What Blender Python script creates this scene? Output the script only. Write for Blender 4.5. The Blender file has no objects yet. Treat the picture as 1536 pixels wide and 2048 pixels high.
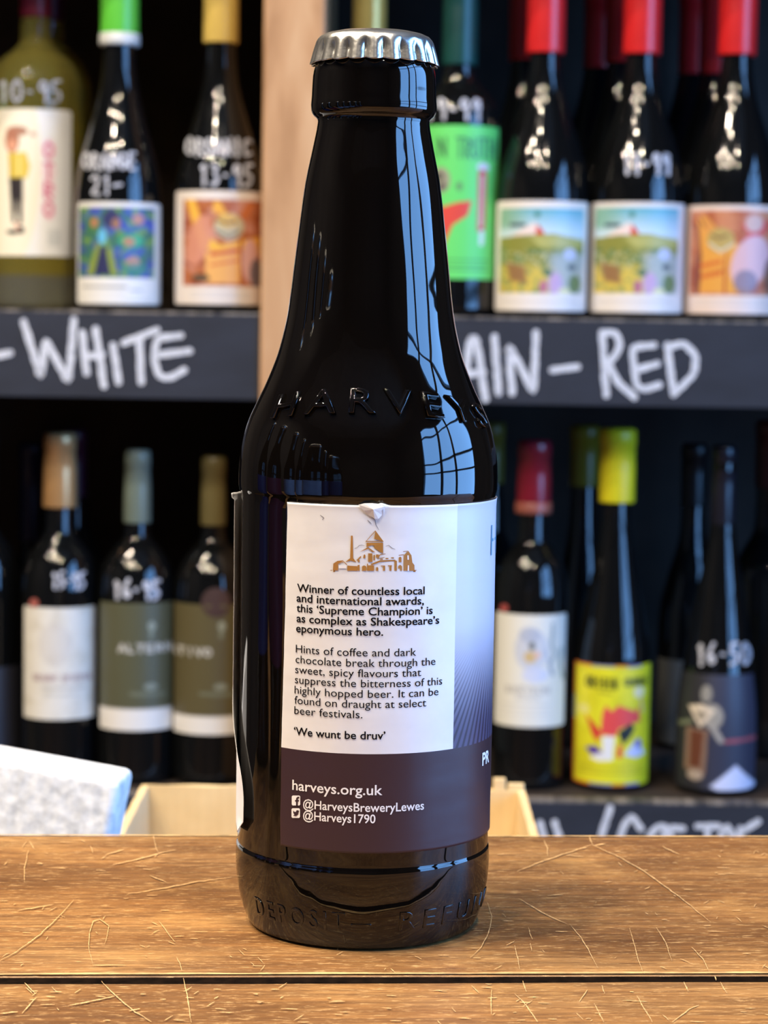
import bpy, bmesh, math, random
import numpy as np
from mathutils import Vector, Matrix, noise as mnoise

# ------------------------------------------------------------------ camera, world, lights
scene = bpy.context.scene
COL = scene.collection
F_PX = 4400.0                      # focal length in pixels of a 1536 x 2048 frame
PITCH, ROLL = math.radians(5.0), math.radians(0.92)
CAM = Vector((0.0038, -0.512, 0.1420))
Fw = Vector((0, math.cos(PITCH), -math.sin(PITCH)))
R0 = Vector((1, 0, 0)); U0 = Vector((0, math.sin(PITCH), math.cos(PITCH)))
Rt = R0 * math.cos(ROLL) + U0 * math.sin(ROLL)
Up = U0 * math.cos(ROLL) - R0 * math.sin(ROLL)
cd = bpy.data.cameras.new('camera'); cam = bpy.data.objects.new('camera', cd); COL.objects.link(cam)
cam.matrix_world = Matrix(((Rt.x, Up.x, -Fw.x, CAM.x), (Rt.y, Up.y, -Fw.y, CAM.y), (Rt.z, Up.z, -Fw.z, CAM.z), (0, 0, 0, 1)))
cd.sensor_fit = 'VERTICAL'; cd.sensor_height = 36; cd.lens = 36 * F_PX / 2048
cd.clip_start = 0.01
cd.dof.use_dof = True; cd.dof.focus_distance = 0.487; cd.dof.aperture_fstop = 77.3 / 2.5; cd.dof.aperture_blades = 0
scene.camera = cam
vs = scene.view_settings
vs.view_transform = 'Standard'; vs.look = 'None'; vs.gamma = 1; vs.use_curve_mapping = False; vs.exposure = 0.0
scene.cycles.use_denoising = True
scene.cycles.max_bounces = 8; scene.cycles.glossy_bounces = 5; scene.cycles.transmission_bounces = 6
scene.cycles.sample_clamp_indirect = 6.0

W = bpy.data.worlds.new('world'); scene.world = W; W.use_nodes = True
bgn = W.node_tree.nodes['Background']
bgn.inputs['Color'].default_value = (0.19, 0.46, 1.0, 1); bgn.inputs['Strength'].default_value = 13.0

FLOOR_Z, CEIL_Z = -0.92, 2.10
WALL_L, WALL_R, WALL_B, WALL_F = -2.6, 1.75, -3.6, 1.86
WIN_Y0, WIN_Y1, WIN_Z0, WIN_Z1 = -1.45, 0.62, -0.25, 1.40
pl = bpy.data.lights.new('window_portal', 'AREA'); pl.shape = 'RECTANGLE'; pl.size = WIN_Z1 - WIN_Z0; pl.size_y = WIN_Y1 - WIN_Y0
pl.cycles.is_portal = True
po = bpy.data.objects.new('window_portal', pl); COL.objects.link(po)
po.location = (WALL_R + 0.04, (WIN_Y0 + WIN_Y1) / 2, (WIN_Z0 + WIN_Z1) / 2)
po.rotation_euler = (0, math.pi / 2, 0)       # emits towards -x
LAMP_W = 13.0                        # every ceiling spot
LAMP_COL = (1.0, 0.86, 0.68)

# ------------------------------------------------------------------ helpers
def at(px, py, D):
    """world point on the photo ray (px, py) at distance D (along y) from the camera"""
    d = Fw + Rt * ((px - 768) / F_PX) - Up * ((py - 1024) / F_PX)
    return CAM + d * (D / d.y)

def ground(px, py, z=0.0):
    d = Fw + Rt * ((px - 768) / F_PX) - Up * ((py - 1024) / F_PX)
    return CAM + d * ((z - CAM.z) / d.z)

def lin(c):
    c = np.asarray(c, dtype=float) / 255.0
    return np.where(c <= 0.04045, c / 12.92, ((c + 0.055) / 1.055) ** 2.4)

def tag(o, label=None, cat=None, group=None, kind=None):
    if label: o['label'] = label
    if cat: o['category'] = cat
    if group: o['group'] = group
    if kind: o['kind'] = kind
    return o

def link(name, me, mat=None, parent=None, smooth=True):
    o = bpy.data.objects.new(name, me); COL.objects.link(o)
    if mat and not me.materials: me.materials.append(mat)
    if smooth and len(me.polygons): me.polygons.foreach_set('use_smooth', [True] * len(me.polygons))
    if parent: o.parent = parent
    return o

def empty(name, loc=(0, 0, 0), rz=0.0):
    o = bpy.data.objects.new(name, None); COL.objects.link(o)
    o.location = loc; o.rotation_euler = (0, 0, rz); o.empty_display_size = 0.02
    return o

def mesh(name, verts, faces):
    me = bpy.data.meshes.new(name); me.from_pydata([tuple(v) for v in verts], [], faces); me.update()
    return me

def box_bm(bm, x0, x1, y0, y1, z0, z1):
    vs_ = [bm.verts.new(p) for p in ((x0, y0, z0), (x1, y0, z0), (x1, y1, z0), (x0, y1, z0), (x0, y0, z1), (x1, y0, z1), (x1, y1, z1), (x0, y1, z1))]
    for f in ((0, 3, 2, 1), (4, 5, 6, 7), (0, 1, 5, 4), (1, 2, 6, 5), (2, 3, 7, 6), (3, 0, 4, 7)):
        bm.faces.new([vs_[i] for i in f])

def box(name, x0, x1, y0, y1, z0, z1, mat, parent=None, bevel=0.0, seg=2):
    bm = bmesh.new(); box_bm(bm, x0, x1, y0, y1, z0, z1)
    if bevel: bmesh.ops.bevel(bm, geom=bm.edges[:], offset=bevel, segments=seg, affect='EDGES', profile=0.5)
    me = bpy.data.meshes.new(name); bm.to_mesh(me); bm.free()
    o = link(name, me, mat, parent, smooth=False)
    return o

# ------------------------------------------------------------------ materials
class NT:
    """tiny wrapper for node trees"""
    def __init__(s, name):
        s.m = bpy.data.materials.new(name); s.m.use_nodes = True
        s.t = s.m.node_tree; s.b = s.t.nodes['Principled BSDF']
    def n(s, typ, **kw):
        nd = s.t.nodes.new(typ)
        for k, v in kw.items(): setattr(nd, k, v)
        return nd
    def l(s, a, b): s.t.links.new(a, b)
    def math(s, op, a, b=None, c=None, clamp=False):
        nd = s.n('ShaderNodeMath', operation=op); nd.use_clamp = clamp
        for i, v in enumerate((a, b, c)):
            if v is None: continue
            if isinstance(v, (int, float)): nd.inputs[i].default_value = v
            else: s.l(v, nd.inputs[i])
        return nd.outputs[0]
    def step(s, v, lo, hi):
        nd = s.n('ShaderNodeMapRange'); nd.interpolation_type = 'SMOOTHSTEP'
        s.l(v, nd.inputs[0]); nd.inputs[1].default_value = lo; nd.inputs[2].default_value = hi
        return nd.outputs[0]
    def mix(s, f, a, b):
        nd = s.n('ShaderNodeMix', data_type='RGBA')
        for v, k in ((f, 0), (a, 6), (b, 7)):
            if isinstance(v, (int, float)): nd.inputs[k].default_value = v
            elif isinstance(v, tuple): nd.inputs[k].default_value = (*lin(v), 1)
            else: s.l(v, nd.inputs[k])
        return nd.outputs[2]
    def coords(s, scale=(1, 1, 1), kind='Object', rot=(0, 0, 0)):
        tc = s.n('ShaderNodeTexCoord'); mp = s.n('ShaderNodeMapping')
        mp.inputs['Scale'].default_value = scale; mp.inputs['Rotation'].default_value = rot
        s.l(tc.outputs[kind], mp.inputs[0]); return mp.outputs[0]
    def noise(s, co, scale, detail=3, rough=0.5, dist=0.0):
        nd = s.n('ShaderNodeTexNoise'); s.l(co, nd.inputs['Vector'])
        nd.inputs['Scale'].default_value = scale; nd.inputs['Detail'].default_value = detail
        nd.inputs['Roughness'].default_value = rough; nd.inputs['Distortion'].default_value = dist
        return nd.outputs[0]
    def ramp(s, v, stops):
        nd = s.n('ShaderNodeValToRGB'); s.l(v, nd.inputs[0]); e = nd.color_ramp.elements
        while len(e) < len(stops): e.new(0.5)
        for i, (p, c) in enumerate(stops):
            e[i].position = p; e[i].color = (*lin(c), 1)
        return nd.outputs[0]
    def bump(s, h, strength, dist):
        nd = s.n('ShaderNodeBump'); nd.inputs['Strength'].default_value = strength; nd.inputs['Distance'].default_value = dist
        s.l(h, nd.inputs['Height']); s.l(nd.outputs[0], s.b.inputs['Normal'])
    def set(s, **kw):
        for k, v in kw.items():
            k = k.replace('_', ' ')
            if isinstance(v, tuple): s.b.inputs[k].default_value = (*lin(v), 1)
            else: s.b.inputs[k].default_value = v
        return s.m

def flat(name, rgb, rough=0.5, metal=0.0, grain=0.06, gscale=60, **kw):
    """plain colour with faint procedural mottling"""
    t = NT(name); co = t.coords()
    n = t.noise(co, gscale, 3)
    d = tuple(max(0, c * (1 - grain * 2)) for c in rgb); h = tuple(min(255, c * (1 + grain)) for c in rgb)
    t.l(t.ramp(n, [(0.25, d), (0.75, h)]), t.b.inputs['Base Color'])
    return t.set(Roughness=rough, Metallic=metal, **kw)

def glass_dark(name, rgb, wav=0.35, ior=1.55, zs=5, xs=60):
    t = NT(name); co = t.coords((xs, xs, zs))
    h = t.noise(co, 1.0, 2, 0.5)
    t.bump(h, wav, 0.0011)
    t.set(Base_Color=rgb, Roughness=0.03, IOR=ior)
    return t.m

M = {}
M['beer_glass'] = glass_dark('beer_glass', (8, 6, 5), 0.95, 1.53)
M['dark_glass'] = glass_dark('dark_glass', (13, 14, 15), 0.02, 1.5, 3, 12)
M['dark_glass'].node_tree.nodes['Principled BSDF'].inputs['Roughness'].default_value = 0.05
t = NT('white_wine_glass'); zc_ = t.n('ShaderNodeSeparateXYZ'); t.l(t.coords(), zc_.inputs[0])
t.l(t.mix(t.step(zc_.outputs[2], .030, .034), (214, 214, 196), (240, 226, 120)), t.b.inputs['Base Color'])
t.set(Roughness=0.02, IOR=1.34); t.b.inputs['Transmission Weight'].default_value = 0.9; M['wine_glass'] = t.m
t = NT('clear_glass'); t.set(Base_Color=(225, 230, 225), Roughness=0.03, IOR=1.2); t.b.inputs['Transmission Weight'].default_value = 0.9; M['clear_glass'] = t.m
t = NT('cap_metal'); co = t.coords((1, 1, 1)); t.bump(t.noise(co, 900, 3), 0.12, 0.0004); M['cap'] = t.set(Base_Color=(226, 223, 216), Roughness=0.24, Metallic=0.95)
M['chalk'] = None
t = NT('chalk_white'); co = t.coords(); t.l(t.ramp(t.noise(co, 220, 4, 0.7), [(0.3, (176, 178, 186)), (0.6, (216, 218, 224))]), t.b.inputs['Base Color']); M['chalk'] = t.set(Roughness=0.9)
t = NT('glass_marker'); co = t.coords(); t.l(t.ramp(t.noise(co, 260, 4, 0.7), [(0.35, (120, 122, 130)), (0.6, (205, 208, 220))]), t.b.inputs['Base Color']); M['marker'] = t.set(Roughness=0.8)
t = NT('blackboard'); co = t.coords((1, 1, 3)); t.l(t.ramp(t.noise(co, 14, 5, 0.6), [(0.3, (27, 30, 40)), (0.7, (37, 41, 53))]), t.b.inputs['Base Color']); M['board'] = t.set(Roughness=0.75)
t = NT('shelf_edge_highlight'); co = t.coords((6, 1, 1)); t.l(t.ramp(t.noise(co, 12, 5, 0.7), [(0.40, (60, 58, 60)), (0.68, (165, 154, 142))]), t.b.inputs['Base Color']); M['edge'] = t.set(Roughness=0.5)
M['shelf_dark'] = flat('shelf_dark', (50, 39, 32), 0.75, grain=0.15, gscale=20)
M['plum'] = flat('plum_print', (54, 35, 41), 0.42, grain=0.03)
M['ink'] = flat('black_ink', (14, 10, 14), 0.9, grain=0.02); M['ink'].node_tree.nodes['Principled BSDF'].inputs['Specular IOR Level'].default_value = 0.1
M['white_ink'] = flat('white_ink', (240, 236, 234), 0.5, grain=0.02)
M['emblem'] = flat('copper_ink', (176, 122, 58), 0.4, grain=0.05)
M['line_grey'] = flat('grey_ink', (120, 112, 112), 0.5)
M['teal_ink'] = flat('teal_ink', (90, 140, 165), 0.5)
M['wall'] = flat('wall_paint', (62, 58, 56), 0.85, grain=0.08, gscale=3)
M['ceiling'] = flat('ceiling_paint', (150, 142, 130), 0.9, grain=0.05, gscale=3)
M['floor'] = flat('floor_boards', (96, 72, 52), 0.5, grain=0.15, gscale=6)
M['frame'] = flat('window_frame_paint', (36, 38, 42), 0.4)
M['black_metal'] = flat('black_metal', (22, 22, 24), 0.4, grain=0.02)

def wood_post():
    t = NT('pale_wood'); co = t.coords((9, 9, 1.2))
    n = t.noise(co, 3.2, 5, 0.55, 1.2)
    c = t.ramp(n, [(0.3, (160, 116, 76)), (0.5, (190, 145, 102)), (0.72, (208, 168, 126))])
    t.l(c, t.b.inputs['Base Color']); return t.set(Roughness=0.5)
M['post'] = wood_post()

def wood_table():
    t = NT('worn_table_wood')
    big = t.noise(t.coords((3, 12, 3)), 2.6, 4, 0.55, 0.6)
    c = t.ramp(big, [(0.3, (108, 70, 34)), (0.48, (146, 101, 54)), (0.72, (186, 140, 84))])
    grain = t.noise(t.coords((22, 420, 60)), 1.0, 6, 0.72, 0.8)
    dk = t.step(grain, 0.40, 0.62)
    c = t.mix(t.math('MULTIPLY', t.math('SUBTRACT', 1, dk), 0.55), c, (78, 50, 28))
    fl = t.noise(t.coords((240, 1100, 60)), 1.0, 4, 0.8)
    c = t.mix(t.math('MULTIPLY', t.step(fl, 0.53, 0.68), 0.75), c, (214, 172, 114))
    fine = t.noise(t.coords((90, 1400, 60)), 1.0, 3, 0.7)
    c = t.mix(t.math('MULTIPLY', t.step(fine, 0.52, 0.66), 0.6), c, (88, 54, 26))
    # scuffs: paler, rubbed patches
    sc = t.noise(t.coords((1, 1.6, 1)), 28, 6, 0.7)
    c = t.mix(t.math('MULTIPLY', t.step(sc, 0.52, 0.75), 0.55), c, (196, 148, 86))
    t.l(c, t.b.inputs['Base Color'])
    r = t.n('ShaderNodeMapRange'); t.l(big, r.inputs[0]); r.inputs[3].default_value = 0.36; r.inputs[4].default_value = 0.52
    t.l(r.outputs[0], t.b.inputs['Roughness'])
    h = t.math('ADD', t.math('MULTIPLY', grain, 0.7), t.math('MULTIPLY', fl, 0.5))
    t.bump(h, 0.45, 0.0006)
    return t.m
M['table'] = wood_table()
M['gap_shade'] = flat('dark_gap_shade', (22, 15, 10), 0.95, grain=0.3, gscale=300); M['gap_shade'].node_tree.nodes['Principled BSDF'].inputs['Specular IOR Level'].default_value = 0.02  # shade of the plank gap put into a dark colour
M['scratch'] = flat('bare_wood_scratch', (214, 172, 116), 0.6, grain=0.12, gscale=700)
M['edge_highlight'] = flat('edge_highlight_wood', (206, 168, 112), 0.45, grain=0.15, gscale=200)  # edge highlight put into the pale wood colour

t = NT('cardboard'); co = t.coords((1, 1, 1)); 
ribs = t.n('ShaderNodeTexWave'); ribs.inputs['Scale'].default_value = 60; ribs.inputs['Distortion'].default_value = 0.3; t.l(co, ribs.inputs[0])
t.l(t.mix(t.math('MULTIPLY', ribs.outputs[1], 0.1), t.ramp(t.noise(co, 30, 4), [(0.3, (214, 184, 132)), (0.7, (232, 206, 156))]), (200, 168, 120)), t.b.inputs['Base Color'])
M['cardboard'] = t.set(Roughness=0.8)
t = NT('polystyrene'); co = t.coords((1, 1, 1)); vo = t.n('ShaderNodeTexVoronoi'); vo.inputs['Scale'].default_value = 260; t.l(co, vo.inputs[0])
t.l(t.ramp(t.noise(co, 190, 3, 0.6), [(0.35, (205, 206, 206)), (0.62, (246, 246, 244))]), t.b.inputs['Base Color']); t.bump(vo.outputs[0], 0.35, 0.0006)
M['foam'] = t.set(Roughness=0.75)

# ------------------------------------------------------------------ surfaces of revolution
def catmull(pts, n=6):
    out = []
    P = [pts[0]] + list(pts) + [pts[-1]]
    for i in range(1, len(P) - 2):
        p0, p1, p2, p3 = P[i - 1], P[i], P[i + 1], P[i + 2]
        for k in range(n):
            t_ = k / n
            q = []
            for a in (0, 1):
                # monotone-ish: limited tangents
                m1 = (p2[a] - p0[a]) / 2; m2 = (p3[a] - p1[a]) / 2; d = p2[a] - p1[a]
                lim = 2.0 * abs(d)
                m1 = max(-lim, min(lim, m1)); m2 = max(-lim, min(lim, m2))
                h = t_
                q.append((2*h**3 - 3*h**2 + 1) * p1[a] + (h**3 - 2*h**2 + h) * m1 + (-2*h**3 + 3*h**2) * p2[a] + (h**3 - h**2) * m2)
            out.append(tuple(q))
    out.append(tuple(pts[-1]))
    return out

def lathe(name, prof, seg=64, close_bottom=True, close_top=True):
    """prof: list of (r, z) from bottom to top"""
    verts, faces = [], []
    for r, z in prof:
        for i in range(seg):
            a = 2 * math.pi * i / seg
            verts.append((r * math.sin(a), -r * math.cos(a), z))
    for j in range(len(prof) - 1):
        for i in range(seg):
            k = (i + 1) % seg
            faces.append((j * seg + i, j * seg + k, (j + 1) * seg + k, (j + 1) * seg + i))
    if close_bottom: faces.append(tuple(reversed(range(seg))))
    if close_top: faces.append(tuple(range((len(prof) - 1) * seg, len(prof) * seg)))
    return mesh(name, verts, faces)

class Surf:
    """a body of revolution about the vertical through (x, y), radius as a function of world z"""
    def __init__(s, x, y, prof):
        s.x, s.y = x, y; s.prof = sorted(prof, key=lambda p: p[1])
        s.z = np.array([p[1] for p in s.prof]); s.r = np.array([p[0] for p in s.prof])
    def rad(s, z): return float(np.interp(z, s.z, s.r))
    def hit(s, px, py, off=0.0):
        """(theta, z) where the photo ray meets the front of the surface"""
        d = Fw + Rt * ((px - 768) / F_PX) - Up * ((py - 1024) / F_PX)
        z = at(px, py, s.y - CAM.y).z
        th = 0.0
        for _ in range(12):
            r = s.rad(z) + off
            dx, dy = d.x, d.y; ox, oy = CAM.x - s.x, CAM.y - s.y
            A = dx*dx + dy*dy; B = ox*dx + oy*dy; C = ox*ox + oy*oy - r*r
            disc = B*B - A*C
            t_ = (-B - math.sqrt(disc)) / A if disc > 0 else -B / A
            X, Y = ox + t_*dx, oy + t_*dy
            z = CAM.z + t_ * d.z; th = math.atan2(X, -Y)
        return th, z
    def pt(s, th, z, off=0.0):
        r = s.rad(z) + off
        return (r * math.sin(th), -r * math.cos(th), z)

# ------------------------------------------------------------------ strokes (hand lettering)
FONT = {
 '0': [[(.5,0),(.1,.25),(.1,.75),(.5,1),(.9,.75),(.9,.25),(.5,0)]], '1': [[(.35,.2),(.55,0),(.55,1)]],
 '2': [[(.1,.2),(.5,0),(.85,.2),(.7,.5),(.1,1),(.9,1)]], '3': [[(.1,.05),(.8,.1),(.4,.42),(.85,.65),(.6,1),(.1,.9)]],
 '4': [[(.6,0),(.1,.6),(.9,.6)],[(.7,.3),(.65,1)]], '5': [[(.85,0),(.25,0),(.2,.45),(.75,.5),(.8,.85),(.15,1)]],
 '6': [[(.7,0),(.2,.45),(.15,.8),(.5,1),(.85,.75),(.5,.5),(.2,.7)]], '9': [[(.8,.15),(.4,0),(.15,.3),(.5,.5),(.8,.2),(.75,1)]],
 '-': [[(.1,.55),(.9,.5)]], '.': [[(.35,.5),(.6,.52)]], '/': [[(.8,0),(.2,1)]],
 'A': [[(.05,1),(.5,0),(.95,1)],[(.2,.65),(.8,.65)]], 'B': [[(.15,1),(.15,0),(.8,.2),(.2,.48),(.9,.75),(.15,1)]],
 'C': [[(.9,.15),(.4,0),(.1,.5),(.4,1),(.9,.85)]], 'D': [[(.15,0),(.15,1),(.85,.7),(.8,.25),(.15,0)]],
 'E': [[(.9,0),(.15,0),(.15,1),(.9,1)],[(.15,.5),(.75,.5)]], 'G': [[(.9,.15),(.4,0),(.1,.5),(.4,1),(.9,.85),(.9,.5),(.55,.5)]],
 'H': [[(.12,0),(.12,1)],[(.88,0),(.88,1)],[(.12,.5),(.88,.5)]], 'I': [[(.5,0),(.5,1)]], 'K': [[(.15,0),(.15,1)],[(.85,0),(.2,.5),(.9,1)]],
 'L': [[(.15,0),(.15,1),(.85,1)]], 'M': [[(.05,1),(.15,0),(.5,.7),(.85,0),(.95,1)]], 'N': [[(.12,1),(.12,0),(.88,1),(.88,0)]],
 'O': [[(.5,0),(.1,.25),(.1,.75),(.5,1),(.9,.75),(.9,.25),(.5,0)]], 'P': [[(.15,1),(.15,0),(.85,.2),(.8,.45),(.15,.55)]],
 'R': [[(.15,1),(.15,0),(.85,.2),(.8,.45),(.15,.55),(.9,1)]], 'S': [[(.85,.1),(.4,0),(.15,.25),(.85,.7),(.6,1),(.1,.9)]],
 'T': [[(.05,0),(.95,0)],[(.5,0),(.5,1)]], 'U': [[(.1,0),(.1,.8),(.5,1),(.9,.8),(.9,0)]], 'V': [[(.05,0),(.5,1),(.95,0)]],
 'W': [[(0,0),(.25,1),(.5,.3),(.75,1),(1,0)]], 'Y': [[(.05,0),(.5,.5),(.95,0)],[(.5,.5),(.5,1)]], ' ': [],
}
def strokes(text, x0, y0, w, h, gap=0.25, slope=0.0):
    """polylines in photo pixels for hand lettering in the box x0..x0+w, y0..y0+h"""
    adv = w / (len(text) * (1 + gap) - gap); out = []
    for i, c in enumerate(text):
        for s in FONT[c]:
            out.append([(x0 + (i * (1 + gap) + a) * adv, y0 + b * h + slope * (i * (1 + gap)) * adv) for a, b in s])
    return out

def ribbon(polys, width, mapper, taper=False, jitter=0.0, seed=1):
    """flat strokes with round ends; mapper(px, py, k) -> 3-D point"""
    rnd = random.Random(seed); V, Fc = [], []
    for k, pl_ in enumerate(polys):
        pts = []
        for (a, b) in zip(pl_[:-1], pl_[1:]):
            L = math.dist(a, b); n = max(1, int(L / max(width * 0.6, 1.2)))
            for i in range(n): pts.append((a[0] + (b[0]-a[0])*i/n, a[1] + (b[1]-a[1])*i/n))
        pts.append(pl_[-1])
        if not taper and len(pts) > 3:      # soften the corners
            pts = [pts[0]] + [((p[0]+2*q[0]+r[0])/4, (p[1]+2*q[1]+r[1])/4) for p, q, r in zip(pts[:-2], pts[1:-1], pts[2:])] + [pts[-1]]
        N = len(pts); L0 = len(V); left, right = [], []
        for i, p in enumerate(pts):
            a = pts[max(0, i-1)]; b = pts[min(N-1, i+1)]
            tx, ty = b[0]-a[0], b[1]-a[1]; l = math.hypot(tx, ty) or 1; nx, ny = -ty/l, tx/l
            w = width / 2
            if taper: w *= 0.35 + 0.65 * math.sin(math.pi * (i + .6) / (N + .2))
            w *= 1 + jitter * (rnd.random() * 2 - 1)
            jx = jitter * width * (rnd.random() - .5)
            left.append((p[0]+nx*w+jx, p[1]+ny*w)); right.append((p[0]-nx*w+jx, p[1]-ny*w))
        for q in left: V.append(mapper(q[0], q[1], k))
        for q in right: V.append(mapper(q[0], q[1], k))
        for i in range(N-1): Fc.append((L0+i, L0+N+i, L0+N+i+1, L0+i+1))
        if not taper:
            for (c, d) in ((pts[0], pts[1]), (pts[-1], pts[-2])):
                a0 = math.atan2(c[1]-d[1], c[0]-d[0]); base = len(V)
                ring = [(c[0] + width/2*math.cos(a0 + t_), c[1] + width/2*math.sin(a0 + t_)) for t_ in [math.pi*(j/8-.5) for j in range(9)]]
                for q in ring: V.append(mapper(q[0], q[1], k))
                Fc.append(tuple(range(base, base + 9)))
    return V, Fc

def text_mesh(body, bold=0.0, extrude=0.0, bevel=0.0, res=4, spacing=1.0):
    cu = bpy.data.curves.new('tmp', 'FONT'); cu.body = body; cu.size = 1; cu.offset = bold; cu.extrude = extrude
    cu.bevel_depth = bevel; cu.bevel_resolution = 2 if bevel else 0; cu.resolution_u = res; cu.space_character = spacing
    o = bpy.data.objects.new('tmp', cu); COL.objects.link(o)
    dg = bpy.context.evaluated_depsgraph_get()
    me = bpy.data.meshes.new_from_object(o.evaluated_get(dg))
    V = np.array([v.co[:] for v in me.vertices]); Fc = [tuple(p.vertices) for p in me.polygons]
    bpy.data.objects.remove(o); bpy.data.curves.remove(cu); bpy.data.meshes.remove(me)
    return V, Fc
_v, _f = text_mesh('H'); CAP_H = _v[:, 1].max()

# ================================================================== THE ROOM
def struct(name, *a, mat): 
    o = box(name, *a, mat); o['kind'] = 'structure'; return o
struct('floor', WALL_L - .1, WALL_R + .1, WALL_B - .1, WALL_F + .1, FLOOR_Z - .1, FLOOR_Z, mat=M['floor'])
struct('ceiling', WALL_L - .1, WALL_R + .1, WALL_B - .1, WALL_F + .1, CEIL_Z, CEIL_Z + .1, mat=M['ceiling'])
struct('wall_left', WALL_L - .1, WALL_L, WALL_B, WALL_F, FLOOR_Z, CEIL_Z, mat=M['wall'])
struct('wall_back', WALL_L, WALL_R, WALL_F, WALL_F + .1, FLOOR_Z, CEIL_Z, mat=M['wall'])
struct('wall_front', WALL_L, WALL_R, WALL_B - .1, WALL_B, FLOOR_Z, CEIL_Z, mat=M['wall'])
bm = bmesh.new()
for a in ((WALL_B, WIN_Y0, FLOOR_Z, CEIL_Z), (WIN_Y1, WALL_F, FLOOR_Z, CEIL_Z), (WIN_Y0, WIN_Y1, FLOOR_Z, WIN_Z0), (WIN_Y0, WIN_Y1, WIN_Z1, CEIL_Z)):
    box_bm(bm, WALL_R, WALL_R + .1, *a)
me = bpy.data.meshes.new('wall_right'); bm.to_mesh(me); bm.free(); link('wall_right', me, M['wall'], smooth=False)['kind'] = 'structure'
win = empty('window_1', (WALL_R + .03, 0, 0)); win['kind'] = 'structure'
FW = 0.045
def wbar(name, y0, y1, z0, z1): box(name, -0.02, 0.03, y0, y1, z0, z1, M['frame'], win)
wbar('window_frame', WIN_Y0, WIN_Y0 + FW, WIN_Z0, WIN_Z1); wbar('window_frame', WIN_Y1 - FW, WIN_Y1, WIN_Z0, WIN_Z1)
wbar('window_frame', WIN_Y0, WIN_Y1, WIN_Z0, WIN_Z0 + FW); wbar('window_frame', WIN_Y0, WIN_Y1, WIN_Z1 - FW, WIN_Z1)
for fy in (0.30, 0.64): wbar('mullion', WIN_Y0 + fy*(WIN_Y1-WIN_Y0) - .055, WIN_Y0 + fy*(WIN_Y1-WIN_Y0) + .055, WIN_Z0 + FW, WIN_Z1 - FW)
for fz in (0.27, 0.42, 0.80): wbar('transom', WIN_Y0 + FW, WIN_Y1 - FW, WIN_Z0 + fz*(WIN_Z1-WIN_Z0) - .016, WIN_Z0 + fz*(WIN_Z1-WIN_Z0) + .016)

# ceiling spots; far left and left-behind ones added to brighten the label's left end
me_h = lathe('lamp_housing', [(0.030, 0.14), (0.058, 0.10), (0.060, 0.0), (0.056, 0.0), (0.052, 0.02)], 24, False, False)
me_s = lathe('lamp_stem', [(0.008, 0.13), (0.008, 0.26)], 10)
spots = [(-1.7, .15), (-1.7, -.5), (-1.2, .7), (-.8, .7), (-1.15, -.1), (-1.15, -.7), (-.75, .1), (-.75, -.45), (-.4, -.2), (-.4, -.75), (-.8, -1.05), (.35, -.6), (.40, -1.15)]
for i, (x, y) in enumerate(spots):
    root = empty('ceiling_spotlight', (x, y, CEIL_Z - .26))
    tag(root, 'black round ceiling spotlight with warm bulb hanging above the shop floor', 'ceiling light', 'ceiling spotlights')
    link('housing', me_h, M['black_metal'], root); link('stem', me_s, M['black_metal'], root)
    ld = bpy.data.lights.new('spotlight_bulb', 'AREA'); ld.shape = 'DISK'; ld.size = 0.04; ld.energy = LAMP_W; ld.color = LAMP_COL
    lo = bpy.data.objects.new('spotlight_bulb', ld); COL.objects.link(lo); lo.parent = root; lo.location = (0, 0, 0.012)

# ================================================================== THE SHELVING
DSH = 1.93                                   # distance of the shelf fronts from the lens
YF = CAM.y + DSH
Z_UP = at(900, 634, DSH).z                   # top of the upper shelf
Z_LOW = at(1300, 1605, DSH).z
X_P0, X_P1 = at(524, 400, DSH).x, at(646, 400, DSH).x
SH_X0, SH_X1 = -0.78, 0.86
fas_h = 0.0755
shelf = tag(empty('wine_shelving', (0, YF, FLOOR_Z)), 'black wooden wine shelving with pale wood upright and chalked shelf fronts', 'shelving')
def sbox(name, x0, x1, d0, d1, z0, z1, mat, bevel=0.0, parent=None):
    return box(name, x0, x1, d0, d1, z0 - FLOOR_Z, z1 - FLOOR_Z, mat, parent or shelf, bevel)
up = sbox('upright', X_P0, X_P1, -0.004, 0.40, FLOOR_Z, 1.15, M['post'], 0.002); up['label'] = 'pale wood upright between the two bays'
sbox('side_panel', SH_X0 - .03, SH_X0, 0, 0.40, FLOOR_Z, 1.15, M['shelf_dark']); sbox('side_panel', SH_X1, SH_X1 + .03, 0, 0.40, FLOOR_Z, 1.15, M['shelf_dark'])
sbox('back_panel', SH_X0, X_P0, 0.40, 0.42, FLOOR_Z, 1.15, M['shelf_dark']); sbox('back_panel', X_P1, SH_X1, 0.40, 0.42, FLOOR_Z, 1.15, M['shelf_dark'])
Z_TOP = Z_UP + 0.43
boards = {}
for nm, zt in (('up', Z_UP), ('low', Z_LOW), ('top', Z_TOP), ('foot', FLOOR_Z + .1)):
    for side, (a, b) in (('l', (SH_X0, X_P0)), ('r', (X_P1, SH_X1))):
        dz = 0.0005 if side == 'l' else 0
        sb = sbox('shelf_board', a, b, 0.012, 0.40, zt - .022, zt, M['shelf_dark'] if nm != 'low' else M['shelf_dark'])
        fb = sbox('shelf_front', a, b, 0.0, 0.012, zt - fas_h, zt, M['board'], 0.0008)
        fb['label'] = 'blackboard shelf front'
        sbox('shelf_edge_highlight', a + .001, b - .001, -0.0004, 0.0125, zt - .0014, zt + .0008, M['edge'], 0.0, fb)  # highlight along the shelf's top edge, painted as a pale strip
        boards[nm + side] = fb
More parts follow.
